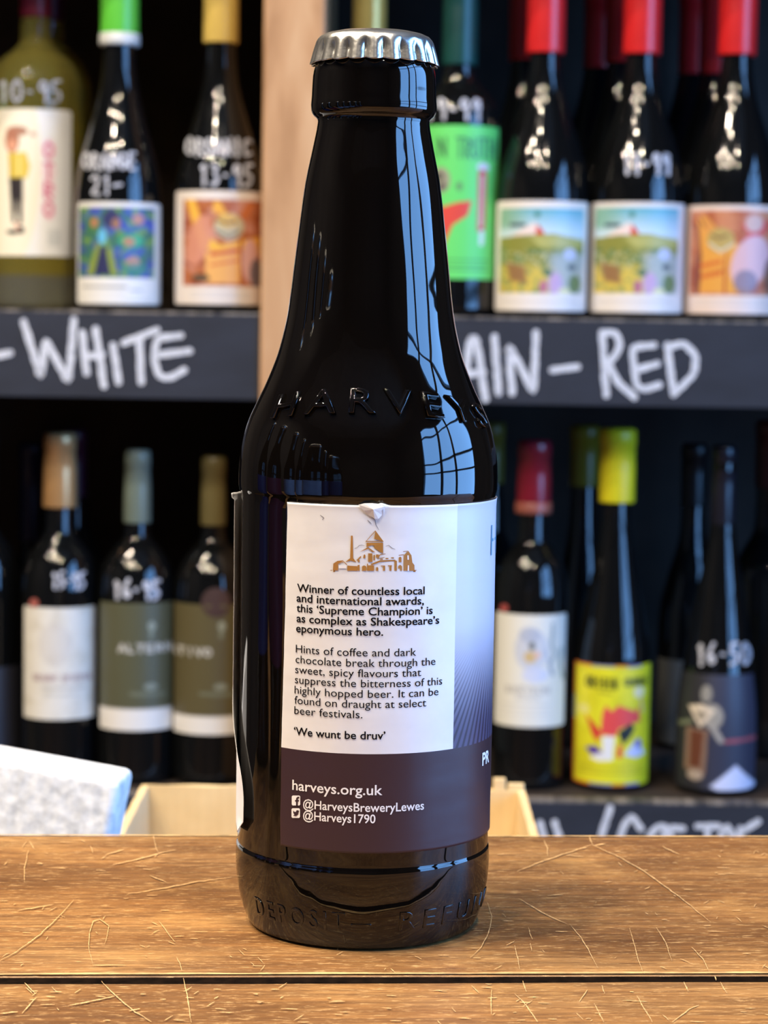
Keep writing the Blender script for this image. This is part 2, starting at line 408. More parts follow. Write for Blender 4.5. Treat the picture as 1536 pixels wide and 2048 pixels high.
def chalk(board, polys, width, name, seed=3, cuts=()):
    if cuts:
        for i, (a, b) in enumerate(zip((0,) + cuts, cuts + (len(polys),))): chalk(board, polys[a:b], width, name, seed + i)
        return
    def mp(px, py, k):
        p = at(px, py, DSH - 0.0008 - 0.00004 * k); return (p.x, p.y - YF, p.z - FLOOR_Z)
    V, Fc = ribbon(polys, width, mp, jitter=0.10, seed=seed)
    link(name, mesh(name, V, Fc), M['chalk'], board, smooth=False)
def zs(polys, s, ox, oy): return [[(ox + x / s, oy + y / s) for x, y in p] for p in polys]
chalk(boards['upl'], zs([[(-120,330),(55,290)], [(130,120),(225,425),(250,215),(375,450),(405,110)], [(450,180),(475,400)], [(525,160),(570,470)], [(470,310),(560,300)],
    [(620,250),(650,450)], [(680,235),(860,165)], [(765,200),(775,450)], [(990,195),(860,210),(845,320),(870,420),(930,430),(1010,385)], [(880,300),(1040,280)]], 2.743, 0, 600), 14, 'chalk_lettering', cuts=(1, 2, 5, 6, 8))
chalk(boards['upr'], zs([[(75,320),(100,130),(125,130),(172,430)], [(85,310),(160,300)], [(215,130),(235,400)], [(300,400),(285,170),(405,400),(415,110)], [(495,290),(615,275)],
    [(735,110),(755,410)], [(735,112),(800,107),(825,170),(785,240),(762,250),(810,350),(890,420)], [(985,170),(880,180),(890,290),(900,370),(940,385),(1010,362)], [(900,290),(1000,260)],
    [(1050,170),(1080,400)], [(1050,180),(1130,160),(1190,220),(1180,310),(1080,405)]], 2.415, 900, 620), 14, 'chalk_lettering', cuts=(2, 3, 4, 5, 7, 9))
chalk(boards['lowr'], zs([[(125,205),(150,300)], [(215,200),(245,300)], [(558,110),(500,300)], [(748,240),(690,155),(640,225),(615,320)], [(800,290),(850,225),(905,222),(935,290)], [(940,235),(1010,240)], [(900,240),(880,320)],
    [(1100,225),(1230,225)], [(1160,225),(1165,320)], [(1235,300),(1285,215),(1325,300)], [(1362,300),(1365,240)], [(1370,260),(1475,195)]], 3.097, 1040, 1580), 13, 'chalk_lettering', cuts=(1, 2, 3, 4, 7, 9, 10))

# ================================================================== LABEL ARTWORK (colour as a function of place on the label)
def seg_dist(X, Y, a, b):
    ax, ay = a; bx, by = b; dx, dy = bx-ax, by-ay; L = dx*dx+dy*dy or 1e-9
    t_ = np.clip(((X-ax)*dx + (Y-ay)*dy) / L, 0, 1)
    return np.hypot(X-(ax+t_*dx), Y-(ay+t_*dy))
class Art:
    def __init__(s, X, Y, base):
        s.X, s.Y = X, Y; s.c = np.tile(lin(base), (len(X), 1))
    def put(s, mask, rgb):
        m = np.clip(mask, 0, 1)[:, None]; s.c = s.c * (1-m) + lin(rgb) * m
    def poly(s, pts, rgb, soft=1.5, a=1.0):
        inside = np.zeros(len(s.X), bool); d = np.full(len(s.X), 1e9)
        for (x0, y0), (x1, y1) in zip(pts, pts[1:] + pts[:1]):
            cond = (y0 > s.Y) != (y1 > s.Y)
            with np.errstate(divide='ignore', invalid='ignore'):
                xi = (x1-x0) * (s.Y-y0) / ((y1-y0) or 1e-9) + x0
            inside ^= cond & (s.X < xi); d = np.minimum(d, seg_dist(s.X, s.Y, (x0, y0), (x1, y1)))
        s.put(a * np.clip(np.where(inside, .5 + d/soft, .5 - d/soft), 0, 1), rgb)
    def ell(s, cx, cy, rx, ry, rgb, a=1.0, rot=0.0):
        co, si = math.cos(rot), math.sin(rot); x, y = s.X-cx, s.Y-cy
        q = np.hypot((x*co + y*si)/rx, (-x*si + y*co)/ry)
        s.put(a * np.clip((1-q) * min(rx, ry) / 1.5 + .5, 0, 1), rgb)
    def line(s, pts, w, rgb, a=1.0):
        d = np.full(len(s.X), 1e9)
        for p, q in zip(pts[:-1], pts[1:]): d = np.minimum(d, seg_dist(s.X, s.Y, p, q))
        s.put(a * np.clip(w/2 - d + .7, 0, 1), rgb)
    def text(s, txt, x, y, w, h, lw, rgb, a=1.0, gap=.25, slope=0.0):
        for p in strokes(txt, x, y, w, h, gap, slope): s.line(p, lw, rgb, a)
    def noise(s, scale, lo, hi, rgb, a=1.0, off=0.0, sx=1.0, ymin=-1e9):
        v = np.array([mnoise.fractal(Vector((x*scale*sx, y*scale, off)), 1.0, 2.0, 3) for x, y in zip(s.X, s.Y)])
        s.put(a * np.clip((v-lo)/(hi-lo), 0, 1) * np.clip((s.Y-ymin)/6, 0, 1), rgb)
    def grad(s, y0, y1, rgb, a=1.0): s.put(a * np.clip((s.Y-y0)/(y1-y0), 0, 1), rgb)

def art_otro(A):
    A.ell(22, 330, 60, 200, (246, 236, 208), .8)
    A.poly([(8, 345), (30, 345), (36, 400), (6, 400)][:], (60, 50, 50), a=0)
    A.ell(34, 262, 22, 10, (176, 130, 108)); A.ell(24, 280, 14, 26, (178, 120, 96)); A.ell(24, 290, 9, 12, (222, 160, 130)); A.ell(66, 268, 6, 5, (196, 160, 140))
    A.poly([(16, 306), (52, 304), (60, 332), (54, 356), (18, 356)], (222, 196, 86)); A.line([(22, 312), (22, 350)], 3, (190, 160, 60)); A.line([(38, 312), (38, 350)], 3, (240, 222, 140))
    A.poly([(18, 355), (46, 355), (46, 400), (44, 448), (38, 448), (34, 400), (30, 446), (24, 446)], (44, 38, 42))
    A.ell(26, 464, 13, 5, (40, 36, 36)); A.ell(42, 460, 7, 8, (40, 36, 36)); A.line([(34, 446), (34, 458)], 7, (224, 180, 160))
    for i, y in enumerate((283, 327, 363, 403)):
        A.ell(98, y+15, 15, 23, (250, 205, 220), .55)
    for c, y in zip('OTRO', (284, 326, 364, 402)):
        for p in strokes(c, 87, y, 20, 30): A.line(p, 4.5, (214, 110, 150))
    for y in range(458, 490, 5): A.line([(96, y), (122, y)], 1.6, (190, 196, 200))
def frame_card(A, x0, x1, y0, y1, xa, xb, ya, yb, fn):
    keep = A.c.copy(); fn(A)
    m = ((A.X > xa) & (A.X < xb) & (A.Y > ya) & (A.Y < yb))[:, None]; A.c = np.where(m, A.c, keep)
def art_green_figure(A):
    def f(A):
        A.put(np.ones(len(A.X)), (58, 110, 92))
        A.noise(.03, -.1, .25, (62, 86, 170), 1, 3.0); A.noise(.05, .1, .35, (110, 150, 70), .9, 8.0); A.noise(.045, .2, .4, (64, 74, 150), .8, 18.0)
        A.ell(184, 450, 13, 18, (70, 120, 74)); A.ell(222, 440, 17, 20, (44, 48, 92)); A.ell(232, 450, 9, 12, (150, 110, 90)); A.ell(188, 448, 7, 10, (180, 120, 90))
        A.ell(276, 440, 12, 12, (186, 132, 110)); A.ell(262, 486, 26, 14, (58, 160, 110)); A.ell(258, 488, 12, 9, (184, 128, 96)); A.ell(266, 532, 14, 12, (180, 132, 110)); A.ell(270, 545, 28, 12, (56, 128, 110), .7)
        A.ell(204, 478, 8, 16, (96, 180, 220)); A.poly([(188, 560), (196, 500), (214, 500), (228, 560)], (40, 44, 84))
        A.poly([(172, 560), (194, 490), (200, 500), (188, 560)], (128, 146, 62)); A.poly([(222, 500), (236, 560), (222, 562), (212, 505)], (128, 146, 62))
    frame_card(A, 150, 322, 402, 622, 158, 309, 416, 566, f)
    A.line([(168, 585), (252, 585)], 5, (150, 150, 150)); A.line([(262, 592), (282, 592)], 5, (176, 176, 176)); A.line([(175, 597), (250, 597)], 2, (190, 190, 190)); A.line([(165, 612), (300, 612)], 1.5, (205, 205, 205))
def art_cat(A, ox=0, oy=0, flip=False):
    S = lambda pts: [(x+ox, y+oy) for x, y in pts]
    def f(A):
        A.put(np.ones(len(A.X)), (172, 98, 56)); A.noise(.03, -.1, .4, (198, 140, 122), .9, 5+ox); A.noise(.05, .15, .4, (140, 62, 36), .8, 9)
        A.poly(S([(372, 400), (388, 396), (412, 470), (440, 490), (520, 470), (520, 510), (440, 500), (400, 500)]), (232, 178, 72))
        A.poly(S([(424, 424), (428, 400), (440, 404), (455, 430)]), (230, 170, 70)); A.poly(S([(478, 430), (498, 398), (510, 406), (490, 440)]), (196, 110, 60))
        A.ell(458+ox, 452+oy, 30, 27, (186, 178, 150)); A.ell(455+ox, 440+oy, 22, 14, (214, 176, 96)); A.line(S([(436, 440), (452, 446), (470, 442)]), 4, (90, 80, 70)); A.line(S([(432, 462), (456, 474), (480, 462)]), 4, (120, 112, 104))
        A.ell(398+ox, 480+oy, 22, 52, (206, 140, 116), .9, .25); A.poly(S([(410, 505), (480, 490), (484, 566), (412, 566)]), (226, 168, 96)); A.line(S([(424, 508), (475, 500)]), 8, (196, 96, 56)); A.line(S([(424, 530), (475, 520)]), 6, (204, 110, 62), .8)
        A.line(S([(482, 480), (484, 570)]), 4, (150, 60, 40)); A.ell(500+ox, 520+oy, 16, 44, (214, 170, 166)); A.ell(512+ox, 545+oy, 12, 30, (110, 100, 110)); A.ell(402+ox, 556+oy, 18, 8, (92, 74, 56))
    frame_card(A, 0, 0, 0, 0, 366+ox, 900+ox, 398+oy, 571+oy, f)
    for y in (585, 594): A.line(S([(382, y), (500, y)]), 2, (186, 186, 190))
def art_cat_b(A):
    def f(A):
        A.put(np.ones(len(A.X)), (196, 130, 96)); A.noise(.03, -.1, .4, (170, 90, 58), .9, 25)
        A.poly([(1392, 440), (1404, 430), (1430, 470), (1480, 495), (1510, 490), (1500, 596), (1396, 596), (1398, 500)], (222, 158, 70))
        A.line([(1402, 560), (1446, 548)], 5, (190, 96, 44))
        A.line([(1396, 436), (1412, 462)], 3, (110, 60, 40)); A.line([(1410, 432), (1436, 462), (1470, 470)], 2.5, (120, 64, 40)); A.line([(1392, 450), (1400, 520), (1394, 590)], 7, (110, 50, 40), .8)
        A.poly([(1408, 470), (1410, 432), (1436, 462)], (214, 150, 80)); A.ell(1440, 484, 28, 26, (180, 158, 96)); A.line([(1418, 492), (1440, 508), (1466, 492)], 5, (208, 200, 180)); A.line([(1424, 474), (1436, 480), (1452, 474)], 3.5, (90, 70, 50))
        A.line([(1452, 512), (1450, 598)], 4, (176, 80, 44)); A.line([(1400, 540), (1440, 530)], 9, (206, 110, 50)); A.line([(1404, 562), (1440, 555)], 7, (206, 110, 50))
        A.poly([(1480, 450), (1496, 470), (1484, 484), (1530, 470), (1536, 440)], (206, 80, 74)); A.ell(1500, 530, 36, 58, (216, 178, 186), .95, .3); A.ell(1492, 572, 24, 26, (120, 112, 134), .8); A.ell(1506, 448, 18, 18, (206, 170, 160)); A.ell(1395, 560, 7, 50, (120, 60, 50), .8); A.ell(1540, 560, 12, 40, (90, 70, 60), .8)
    frame_card(A, 0, 0, 0, 0, 1380, 1900, 420, 600, f)
    for y in (612, 620): A.line([(1392, y), (1536, y)], 2, (196, 190, 190))
def art_hills(A, ox=0):
    S = lambda pts: [(x+ox, y) for x, y in pts]
    def f(A):
        A.put(np.ones(len(A.X)), (92, 170, 190)); A.grad(418, 468, (200, 222, 234)); A.put(np.clip((1060+ox-A.X)/50, 0, 1)*np.clip((470-A.Y)/20, 0, 1), (132, 178, 156))
        A.poly(S([(1020, 476), (1068, 446), (1082, 470)]), (232, 214, 210)); A.line(S([(1022, 452), (1046, 452)]), 8, (58, 74, 86)); A.poly(S([(1068, 478), (1074, 450), (1086, 466), (1092, 484)]), (206, 70, 62)); A.ell(1073+ox, 430, 6, 7, (70, 130, 120))
        A.poly(S([(990, 480), (1040, 474), (1110, 470), (1180, 486), (1180, 560), (990, 560)]), (136, 138, 62)); A.poly(S([(1060, 478), (1110, 472), (1165, 480), (1160, 500), (1080, 500)]), (186, 184, 110), 10, .8)
        A.noise(.07, 0, .3, (76, 112, 56), .9, 2, ymin=498); A.noise(.11, .05, .25, (206, 206, 170), .6, 31, ymin=505); A.put(np.clip((A.Y-530)/20, 0, 1), (206, 184, 84))
        A.noise(.06, .1, .3, (120, 140, 90), .8 , 12, ymin=500); A.poly(S([(1012, 530), (1050, 540), (1055, 576), (1020, 570)]), (146, 110, 72), 8)
        m = np.clip((A.X-1090-ox)/20, 0, 1)*np.clip((A.Y-505)/15, 0, 1); A.put(m*.9, (170, 178, 176)); A.noise(.09, .05, .25, (112, 100, 130), .0, 4)
        for (x, y, rx, ry, c) in ((1112, 575, 14, 24, (196, 160, 200)), (1088, 582, 8, 14, (176, 96, 140)), (1140, 512, 12, 12, (196, 204, 236)), (1150, 575, 12, 20, (96, 120, 60)), (1096, 552, 10, 8, (70, 110, 86)), (1144, 540, 9, 6, (60, 76, 80)), (1130, 592, 12, 8, (226, 222, 160))): A.ell(x+ox, y, rx, ry, c, .9)
    frame_card(A, 0, 0, 0, 0, 1000+ox, 1166+ox, 416, 596, f)
    A.line(S([(1008, 611), (1155, 611)]), 2.2, (196, 190, 192)); A.line(S([(1010, 619), (1120, 619)]), 1.6, (210, 206, 206))
def art_truth(A):
    A.put(np.clip((A.Y-250)/10, 0, 0), (0, 0, 0))
    A.text('IN', 846, 275, 46, 38, 5, (58, 110, 70), gap=.35); A.text('TRUTH', 911, 275, 78, 40, 4.5, (58, 120, 84), gap=.2)
    A.ell(880, 360, 20, 26, (150, 150, 126)); A.ell(878, 352, 8, 8, (86, 80, 76)); A.ell(884, 372, 7, 9, (96, 86, 84)); A.ell(918, 372, 6, 9, (96, 140, 96))
    A.poly([(862, 420), (916, 404), (944, 400), (936, 430), (906, 450), (890, 490), (862, 500)], (216, 72, 62))
    A.ell(965, 332, 12, 9, (206, 208, 214)); A.line([(964, 346), (963, 456)], 17, (196, 80, 70)); A.line([(964, 350), (963, 450)], 5, (226, 196, 186)); A.line([(965, 462), (964, 486)], 9, (206, 224, 216))
    A.line([(860, 520), (980, 520)], 2, (56, 128, 74)); A.line([(860, 532), (976, 532)], 2, (60, 140, 80)); A.line([(870, 539), (976, 539)], 1.4, (60, 140, 80))
def art_origin(A):
    A.noise(.02, -.1, .3, (200, 198, 30), .5, 3)
    for (x0, x1, c) in ((1148, 1180, (214, 110, 44)), (1180, 1228, (130, 130, 170)), (1228, 1252, (220, 130, 60)), (1252, 1280, (120, 120, 190))):
        A.put(((A.X > x0) & (A.X < x1)) * np.clip((1337-A.Y)/4, 0, 1), c); A.put(((A.X > x0) & (A.X < x1)) * np.clip((A.Y-1577)/4, 0, 1), c)
    for (y0, y1, c) in ((1330, 1400, (214, 120, 60)), (1400, 1450, (170, 170, 180)), (1450, 1500, (210, 60, 40)), (1500, 1590, (214, 90, 50))):
        A.put(((A.Y > y0) & (A.Y < y1)) * np.clip((1152-A.X)/3, 0, 1), c)
    A.text('ORIGIN', 1170, 1357, 62, 22, 4, (70, 74, 20), gap=.15, slope=.02); A.text('ORANGE', 1246, 1358, 46, 16, 3.2, (92, 100, 30), gap=.15); A.line([(1196, 1388), (1222, 1390)], 5, (170, 166, 40))
    A.poly([(1204, 1430), (1212, 1414), (1222, 1428), (1236, 1414), (1270, 1428), (1276, 1418), (1280, 1450), (1258, 1455), (1238, 1464), (1232, 1480), (1205, 1476), (1194, 1488), (1190, 1468), (1202, 1466)], (220, 76, 76))
    A.poly([(1170, 1436), (1202, 1468), (1196, 1494), (1184, 1478)], (206, 66, 52)); A.ell(1166, 1426, 12, 10, (222, 216, 130), .8)
    A.poly([(1236, 1470), (1262, 1452), (1270, 1462), (1262, 1480), (1246, 1498)], (30, 34, 32)); A.poly([(1205, 1480), (1230, 1478), (1226, 1530), (1196, 1532), (1180, 1526), (1206, 1510)], (226, 228, 230)); A.poly([(1170, 1506), (1192, 1500), (1206, 1514), (1184, 1520)], (84, 58, 160))
    A.line([(1241, 1502), (1240, 1520)], 10, (218, 84, 66)); A.poly([(1250, 1518), (1276, 1484), (1290, 1520), (1272, 1526)], (196, 206, 240)); A.ell(1277, 1496, 6, 10, (110, 110, 190)); A.ell(1276, 1388, 10, 12, (226, 220, 180)); A.line([(1280, 1402), (1284, 1430)], 4, (206, 170, 130))
    for y in (1542, 1549, 1557): A.line([(1160, y), (1288, y)], 1.6, (150, 146, 30))
def art_chateau(A):
    A.ell(1062, 1300, 34, 42, (190, 196, 212), .7); A.ell(1058, 1270, 22, 16, (170, 178, 196), .7); A.ell(1060, 1314, 13, 12, (206, 178, 126)); A.ell(1074, 1310, 7, 8, (226, 190, 170)); A.ell(1063, 1292, 6, 8, (96, 100, 96)); A.ell(1070, 1350, 26, 16, (200, 208, 236), .7)
    A.line([(1104, 1250), (1102, 1290), (1110, 1310), (1098, 1330), (1106, 1350)], 6, (130, 150, 156), .8); A.line([(1122, 1300), (1120, 1330), (1126, 1360)], 6, (120, 144, 140), .8); A.line([(1092, 1300), (1104, 1350)], 4, (150, 160, 186), .7)
    A.text('BREYBON', 1012, 1374, 88, 14, 3, (176, 172, 166), .8); A.text('ESTATE', 1034, 1393, 46, 7, 2, (190, 188, 186), .8)
    for y in (1412, 1422, 1430): A.line([(1005, y), (1100, y)], 1.5, (205, 203, 198))
def art_whitebl(A):
    A.noise(.03, 0, .5, (206, 200, 186), .7, 7); A.ell(110, 1290, 34, 44, (200, 194, 188), .5)
    A.text('GRANDE RESERVA', 66, 1350, 116, 13, 3, (160, 136, 136), .8); A.line([(84, 1376), (170, 1376)], 4, (186, 182, 176)); A.line([(90, 1390), (160, 1390)], 4, (196, 194, 188))
def art_altern(ox, t1, yb):
    def f(A):
        A.put(np.clip((A.Y-yb)/3, 0, 1), (226, 222, 216))
        A.ell(303+ox, 1253, 8, 10, (150, 156, 138), .8); A.ell(302+ox, 1270, 5, 8, (126, 132, 112), .7)
        A.text(t1, 236+ox if ox == 0 else 338, 1289 if ox == 0 else 1297, 108 if ox == 0 else 84, 15, 4, (188, 186, 178)); A.ell(302+ox, 1374, 14, 7, (136, 142, 126), .8); A.line([(262+ox, 1388), (330+ox, 1390)], 8, (112, 116, 96), .7)
    return f
def art_diver(A):
    A.put(np.clip((A.X-1395)/30, 0, 1)*.75, (56, 60, 82))
    A.ell(1409, 1390, 12, 18, (138, 136, 130)); A.ell(1424, 1436, 22, 26, (150, 146, 138)); A.poly([(1373, 1418), (1400, 1412), (1430, 1424), (1399, 1462)], (214, 200, 180)); A.poly([(1386, 1426), (1416, 1428), (1400, 1450)], (150, 140, 124)); A.line([(1420, 1450), (1442, 1486)], 12, (156, 152, 146)); A.line([(1360, 1458), (1380, 1450)], 9, (110, 116, 96))
    A.poly([(1372, 1462), (1416, 1466), (1412, 1560), (1370, 1552)], (130, 104, 88)); A.poly([(1381, 1468), (1407, 1470), (1402, 1546), (1380, 1544)], (100, 56, 38)); A.ell(1392, 1562, 16, 11, (168, 152, 138))
    A.line([(1453, 1488), (1508, 1484)], 8, (150, 76, 86)); A.poly([(1422, 1584), (1474, 1538), (1516, 1584), (1500, 1592), (1440, 1592)], (206, 212, 240), 4)
def art_grey(A): A.put(np.zeros(len(A.X)), (0, 0, 0))

def label_material(name, rough=0.45):
    t = NT(name); a = t.n('ShaderNodeVertexColor', layer_name='print'); t.l(a.outputs[0], t.b.inputs['Base Color'])
    return t.set(Roughness=rough)
M['label'] = label_material('printed_paper')

def make_label(S, root, x0, x1, y0, y1, base, art, step=2.4, rc=7, name='label', off=0.0004):
    cxp = None
    ym = (y0 + y1) / 2
    t0, _ = S.hit(x0, ym, off); t1, _ = S.hit(x1, ym, off)
    _, z0 = S.hit((x0+x1)/2, y0, off); _, z1 = S.hit((x0+x1)/2, y1, off)
    D = S.y - CAM.y; sc = D / F_PX
    r = S.rad((z0+z1)/2)
    if hasattr(S, 'zb'): z1 = max(z1, S.zb + .006)
    nu = max(8, int((t1-t0) * r / sc / step)); nv = max(8, int((y1-y0) / step))
    # pixel column of each angle (where the artwork's design is drawn)
    xs_t = np.linspace(x0 - 60, x1 + 60, 60); th_t = np.array([S.hit(x, ym, off)[0] for x in xs_t])
    order = np.argsort(th_t); 
    verts, X, Y = [], [], []
    rm = rc * sc
    for j in range(nv + 1):
        z = z0 + (z1-z0) * j / nv
        dd = min(j, nv-j) / nv * abs(z1-z0); ins = (rm - math.sqrt(max(0, rm*rm - (rm-dd)**2))) / r if dd < rm else 0
        for i in range(nu + 1):
            th = t0 + (t1-t0) * i / nu
            th_g = (t0+ins) + (t1-t0-2*ins) * i / nu
            verts.append(S.pt(th_g, z, off)); X.append(float(np.interp(th, th_t[order], xs_t[order]))); Y.append(y0 + (y1-y0) * j / nv)
    faces = [(j*(nu+1)+i, (j+1)*(nu+1)+i, (j+1)*(nu+1)+i+1, j*(nu+1)+i+1) for j in range(nv) for i in range(nu)]
    me = mesh(name, verts, faces)
    A = Art(np.array(X), np.array(Y), base); art(A)
    ca = me.color_attributes.new('print', 'FLOAT_COLOR', 'POINT')
    ca.data.foreach_set('color', np.hstack([A.c, np.ones((len(A.c), 1))]).astype(np.float32).ravel())
    return link(name, me, M['label'], root)

CAPM = {}
def cap_mat(rgb, rough=0.35, metal=0.0):
    k = (rgb, rough, metal)
    if k not in CAPM: CAPM[k] = flat('capsule_colour', rgb, rough, metal, grain=0.03, gscale=30)
    return CAPM[k]

def wine_bottle(cx, ym, r, D, body, cap, label_text, cat='wine bottle', zbase=None, glass='dark_glass', ytop=None, group=None, name='wine_bottle'):
    """body: [(y, r_px)] below the capsule down to full width; cap: dict(y0, y1, r, rgb ...)"""
    zb = zbase
    c = at(cx, ym, D); sc = D / F_PX
    Z = lambda y: at(cx, y, D).z
    R = r * sc
    prof = [(R*.80, zb + .0005), (R*.93, zb + .0012), (R*.99, zb + .005), (R, zb + .010), (R, zb + .03)]
    b = sorted(body, key=lambda p: -p[0])
    prof += [(rp * sc, Z(y)) for y, rp in b if Z(y) > zb + .035]
    zc0, zc1 = Z(cap['y1']), Z(cap['y0'])          # bottom, top of capsule
    prof += [(b[-1][1]*sc*.97, zc1 - .001)]
    pr = catmull([(a, z) for a, z in prof], 5)
    S = Surf(c.x, c.y, pr)
    root = tag(empty(name, (c.x, c.y, zb)), label_text, cat, group)
    me = lathe('glass_body', [(a, z - zb) for a, z in pr], 64)
    link('glass_body', me, M[glass], root)
    rc = cap['r'] * sc
    rt = cap.get('rt', cap['r']) * sc
    cp = [(rc*.99, zc0), (rc, zc0 + .0015), (rc*(.7) + rt*.3, zc0 + (zc1-zc0)*.5), (rt, zc1 - .016), (rt*1.05, zc1-.0155), (rt*1.05, zc1 - .004), (rt*.98, zc1 - .001), (rt*.85, zc1)]
    co = link('capsule', lathe('capsule', [(a, z - zb) for a, z in cp], 48, True, True), cap_mat(cap['rgb'], cap.get('rough', .35), cap.get('metal', 0)), root)
    if 'label' in cap: co['label'] = cap['label']
    if 'rim' in cap:
        link('capsule_band', lathe('capsule_band', [(rc*1.03, zc0 - .001 - zb), (rc*1.05, zc0 + .001 - zb), (rc*1.05, zc0 + .0085 - zb), (rc*1.01, zc0 + .0095 - zb)], 48), cap_mat(cap['rim']), co)
    class LS(Surf): pass
    def mk_root_local(P): return (P[0], P[1], P[2] - zb)
    S.root, S.zb = root, zb
    _pt = S.pt
    S.pt = lambda th, z, off=0.0: mk_root_local(_pt(th, z, off))
    return root, S

def price(S, txt, x, y, w, h, lw=5, slope=0.02):
    def mp(px, py, k):
        th, z = S.hit(px, py, .0004); return S.pt(th, z, .0004 + .00003*k)
    V, Fc = ribbon(strokes(txt, x, y, w, h, .2, slope), lw, mp, jitter=.15, seed=int(x))
    link('handwritten_price', mesh('handwritten_price', V, Fc), M['marker'], S.root, smooth=False)
def spot_on(S, x, y, rr, mat, name='seal'):
    V = []; n = 20
    for i in range(n):
        th, z = S.hit(x + rr*math.cos(2*math.pi*i/n), y + rr*math.sin(2*math.pi*i/n), .0008); V.append(S.pt(th, z, .0008))
    th, z = S.hit(x, y, .0008); V.append(S.pt(th, z, .0008))
    link(name, mesh(name, V, [(i, n, (i+1) % n) for i in range(n)]), mat, S.root)

ZU, ZL = Z_UP + .0006, Z_LOW + .0006
RED = (206, 36, 38)
# --- upper shelf, left bay
root, S = wine_bottle(72, 360, 92, 2.065, [(20, 30), (80, 31), (98, 42), (125, 72), (158, 88), (192, 92), (560, 92)], dict(y0=-95, y1=36, r=32, rgb=(112, 26, 48), label='dark red capsule'),
    'clear bottle of pale yellow wine with white label reading OTRO', zbase=ZU, glass='wine_glass')
make_label(S, root, -14, 143, 217, 512, (240, 240, 240), art_otro)
price(S, '10.95', -4, 160, 128, 44, 6)
root, S = wine_bottle(98, 360, 80, 2.22, [(20, 27), (80, 28), (98, 40), (125, 66), (158, 79), (192, 84)], dict(y0=-70, y1=42, r=29, rgb=(80, 24, 60)),
    'yellow wine bottle with purple capsule half hidden behind the OTRO bottle', zbase=ZU, glass='wine_glass')
root, S = wine_bottle(237, 512, 87, 1.99, [(80, 31), (160, 36), (230, 50), (300, 70), (350, 81), (400, 86), (440, 87)], dict(y0=-90, y1=90, r=38, rt=36, rgb=(92, 190, 60), rim=(206, 208, 205), label='bright green capsule'),
    'dark wine bottle with bright green capsule and blue green figure label', zbase=ZU)
make_label(S, root, 155, 321, 404, 622, (226, 224, 220), art_green_figure)
price(S, 'ORANGE', 165, 306, 106, 32, 6, .0); price(S, '21-', 182, 350, 62, 38, 6, .0)
root, S = wine_bottle(438, 495, 89, 1.99, [(75, 29), (170, 36), (260, 60), (330, 80), (380, 88), (420, 89)], dict(y0=-90, y1=88, r=35, rt=34, rgb=(206, 176, 92), rough=.3, label='gold capsule'),
    'dark wine bottle with gold capsule and orange cat label beside pale upright', zbase=ZU)
make_label(S, root, 351, 525, 381, 609, (222, 212, 204), art_cat)
price(S, 'ORGANIC', 372, 276, 130, 34, 6); price(S, '13.95', 398, 328, 108, 42, 7)
# --- upper shelf, right bay
root, S = wine_bottle(733, 450, 72, 2.02, [(80, 28), (160, 32), (260, 50), (330, 66), (380, 72)], dict(y0=-80, y1=110, r=33, rgb=(196, 168, 88), metal=.3, rough=.25),
    'wine bottle with gold capsule showing just above the crown cap', zbase=ZU)
root, S = wine_bottle(914, 400, 83, 2.0, [(110, 31), (160, 35), (182, 52), (207, 73), (240, 82), (300, 83)], dict(y0=-90, y1=132, r=35, rt=33, rgb=(14, 66, 62), label='dark teal capsule'),
    'wine bottle with dark teal capsule and bright green label reading IN TRUTH', zbase=ZU)
make_label(S, root, 836, 996, 250, 558, (102, 214, 108), art_truth)
price(S, '19.99', 850, 196, 112, 42, 7)
for i, (cx, ex) in enumerate(((1082, 'left one of the pair'), (1273, 'right one of the pair'), (1462, None))):
    lab = ('wine bottle with red capsule and orange cat label at right shelf end', 'wine bottle with red capsule and hillside label, no price, beside green labelled bottle',
           'wine bottle with red capsule, hillside label and handwritten 11.99')[{0: 1, 1: 2, 2: 0}[i]]
    root, S = wine_bottle(cx, 515, 94, 1.99, [(100, 29), (190, 40), (280, 68), (340, 85), (390, 93), (430, 94)], dict(y0=-90, y1=108 + 2*i, r=38, rt=37, rgb=RED, rough=.3, label='red capsule'), lab, zbase=ZU, group='red capsule wine bottles, front row')
    if i < 2: make_label(S, root, 991 + 189*i, 1174 + 193*i, 401 + 3*i, 633 + 3*i, (228, 222, 218), lambda A, o=189*i: art_hills(A, o))
    else: make_label(S, root, 1369, 1549, 410, 640, (226, 208, 200), art_cat_b)
    if i == 1: price(S, '11.99', 1246, 305, 94, 42, 7.5)
for cx, D, y1 in ((1044, 2.14, 122), (1234, 2.14, 126), (1422, 2.14, 150), (1190, 2.27, 138), (1378, 2.27, 150)):
    k = {1044: 'behind the bottle beside the green label', 1234: 'behind the bottle marked 11.99', 1422: 'behind the orange cat label bottle at right end', 1190: 'deepest in the shelf between the two hillside bottles', 1378: 'deepest in the shelf left of the orange cat bottle'}[cx]
    root, S = wine_bottle(cx, 515, 86 if D < 2.2 else 80, D, [(100, 27), (190, 38), (280, 62), (340, 79), (390, 85)], dict(y0=-70 if D < 2.2 else -20, y1=y1, r=35 if D < 2.2 else 32, rgb=(196, 30, 34)),
        'red capsule wine bottle ' + k, zbase=ZU, group='red capsule wine bottles, back rows')
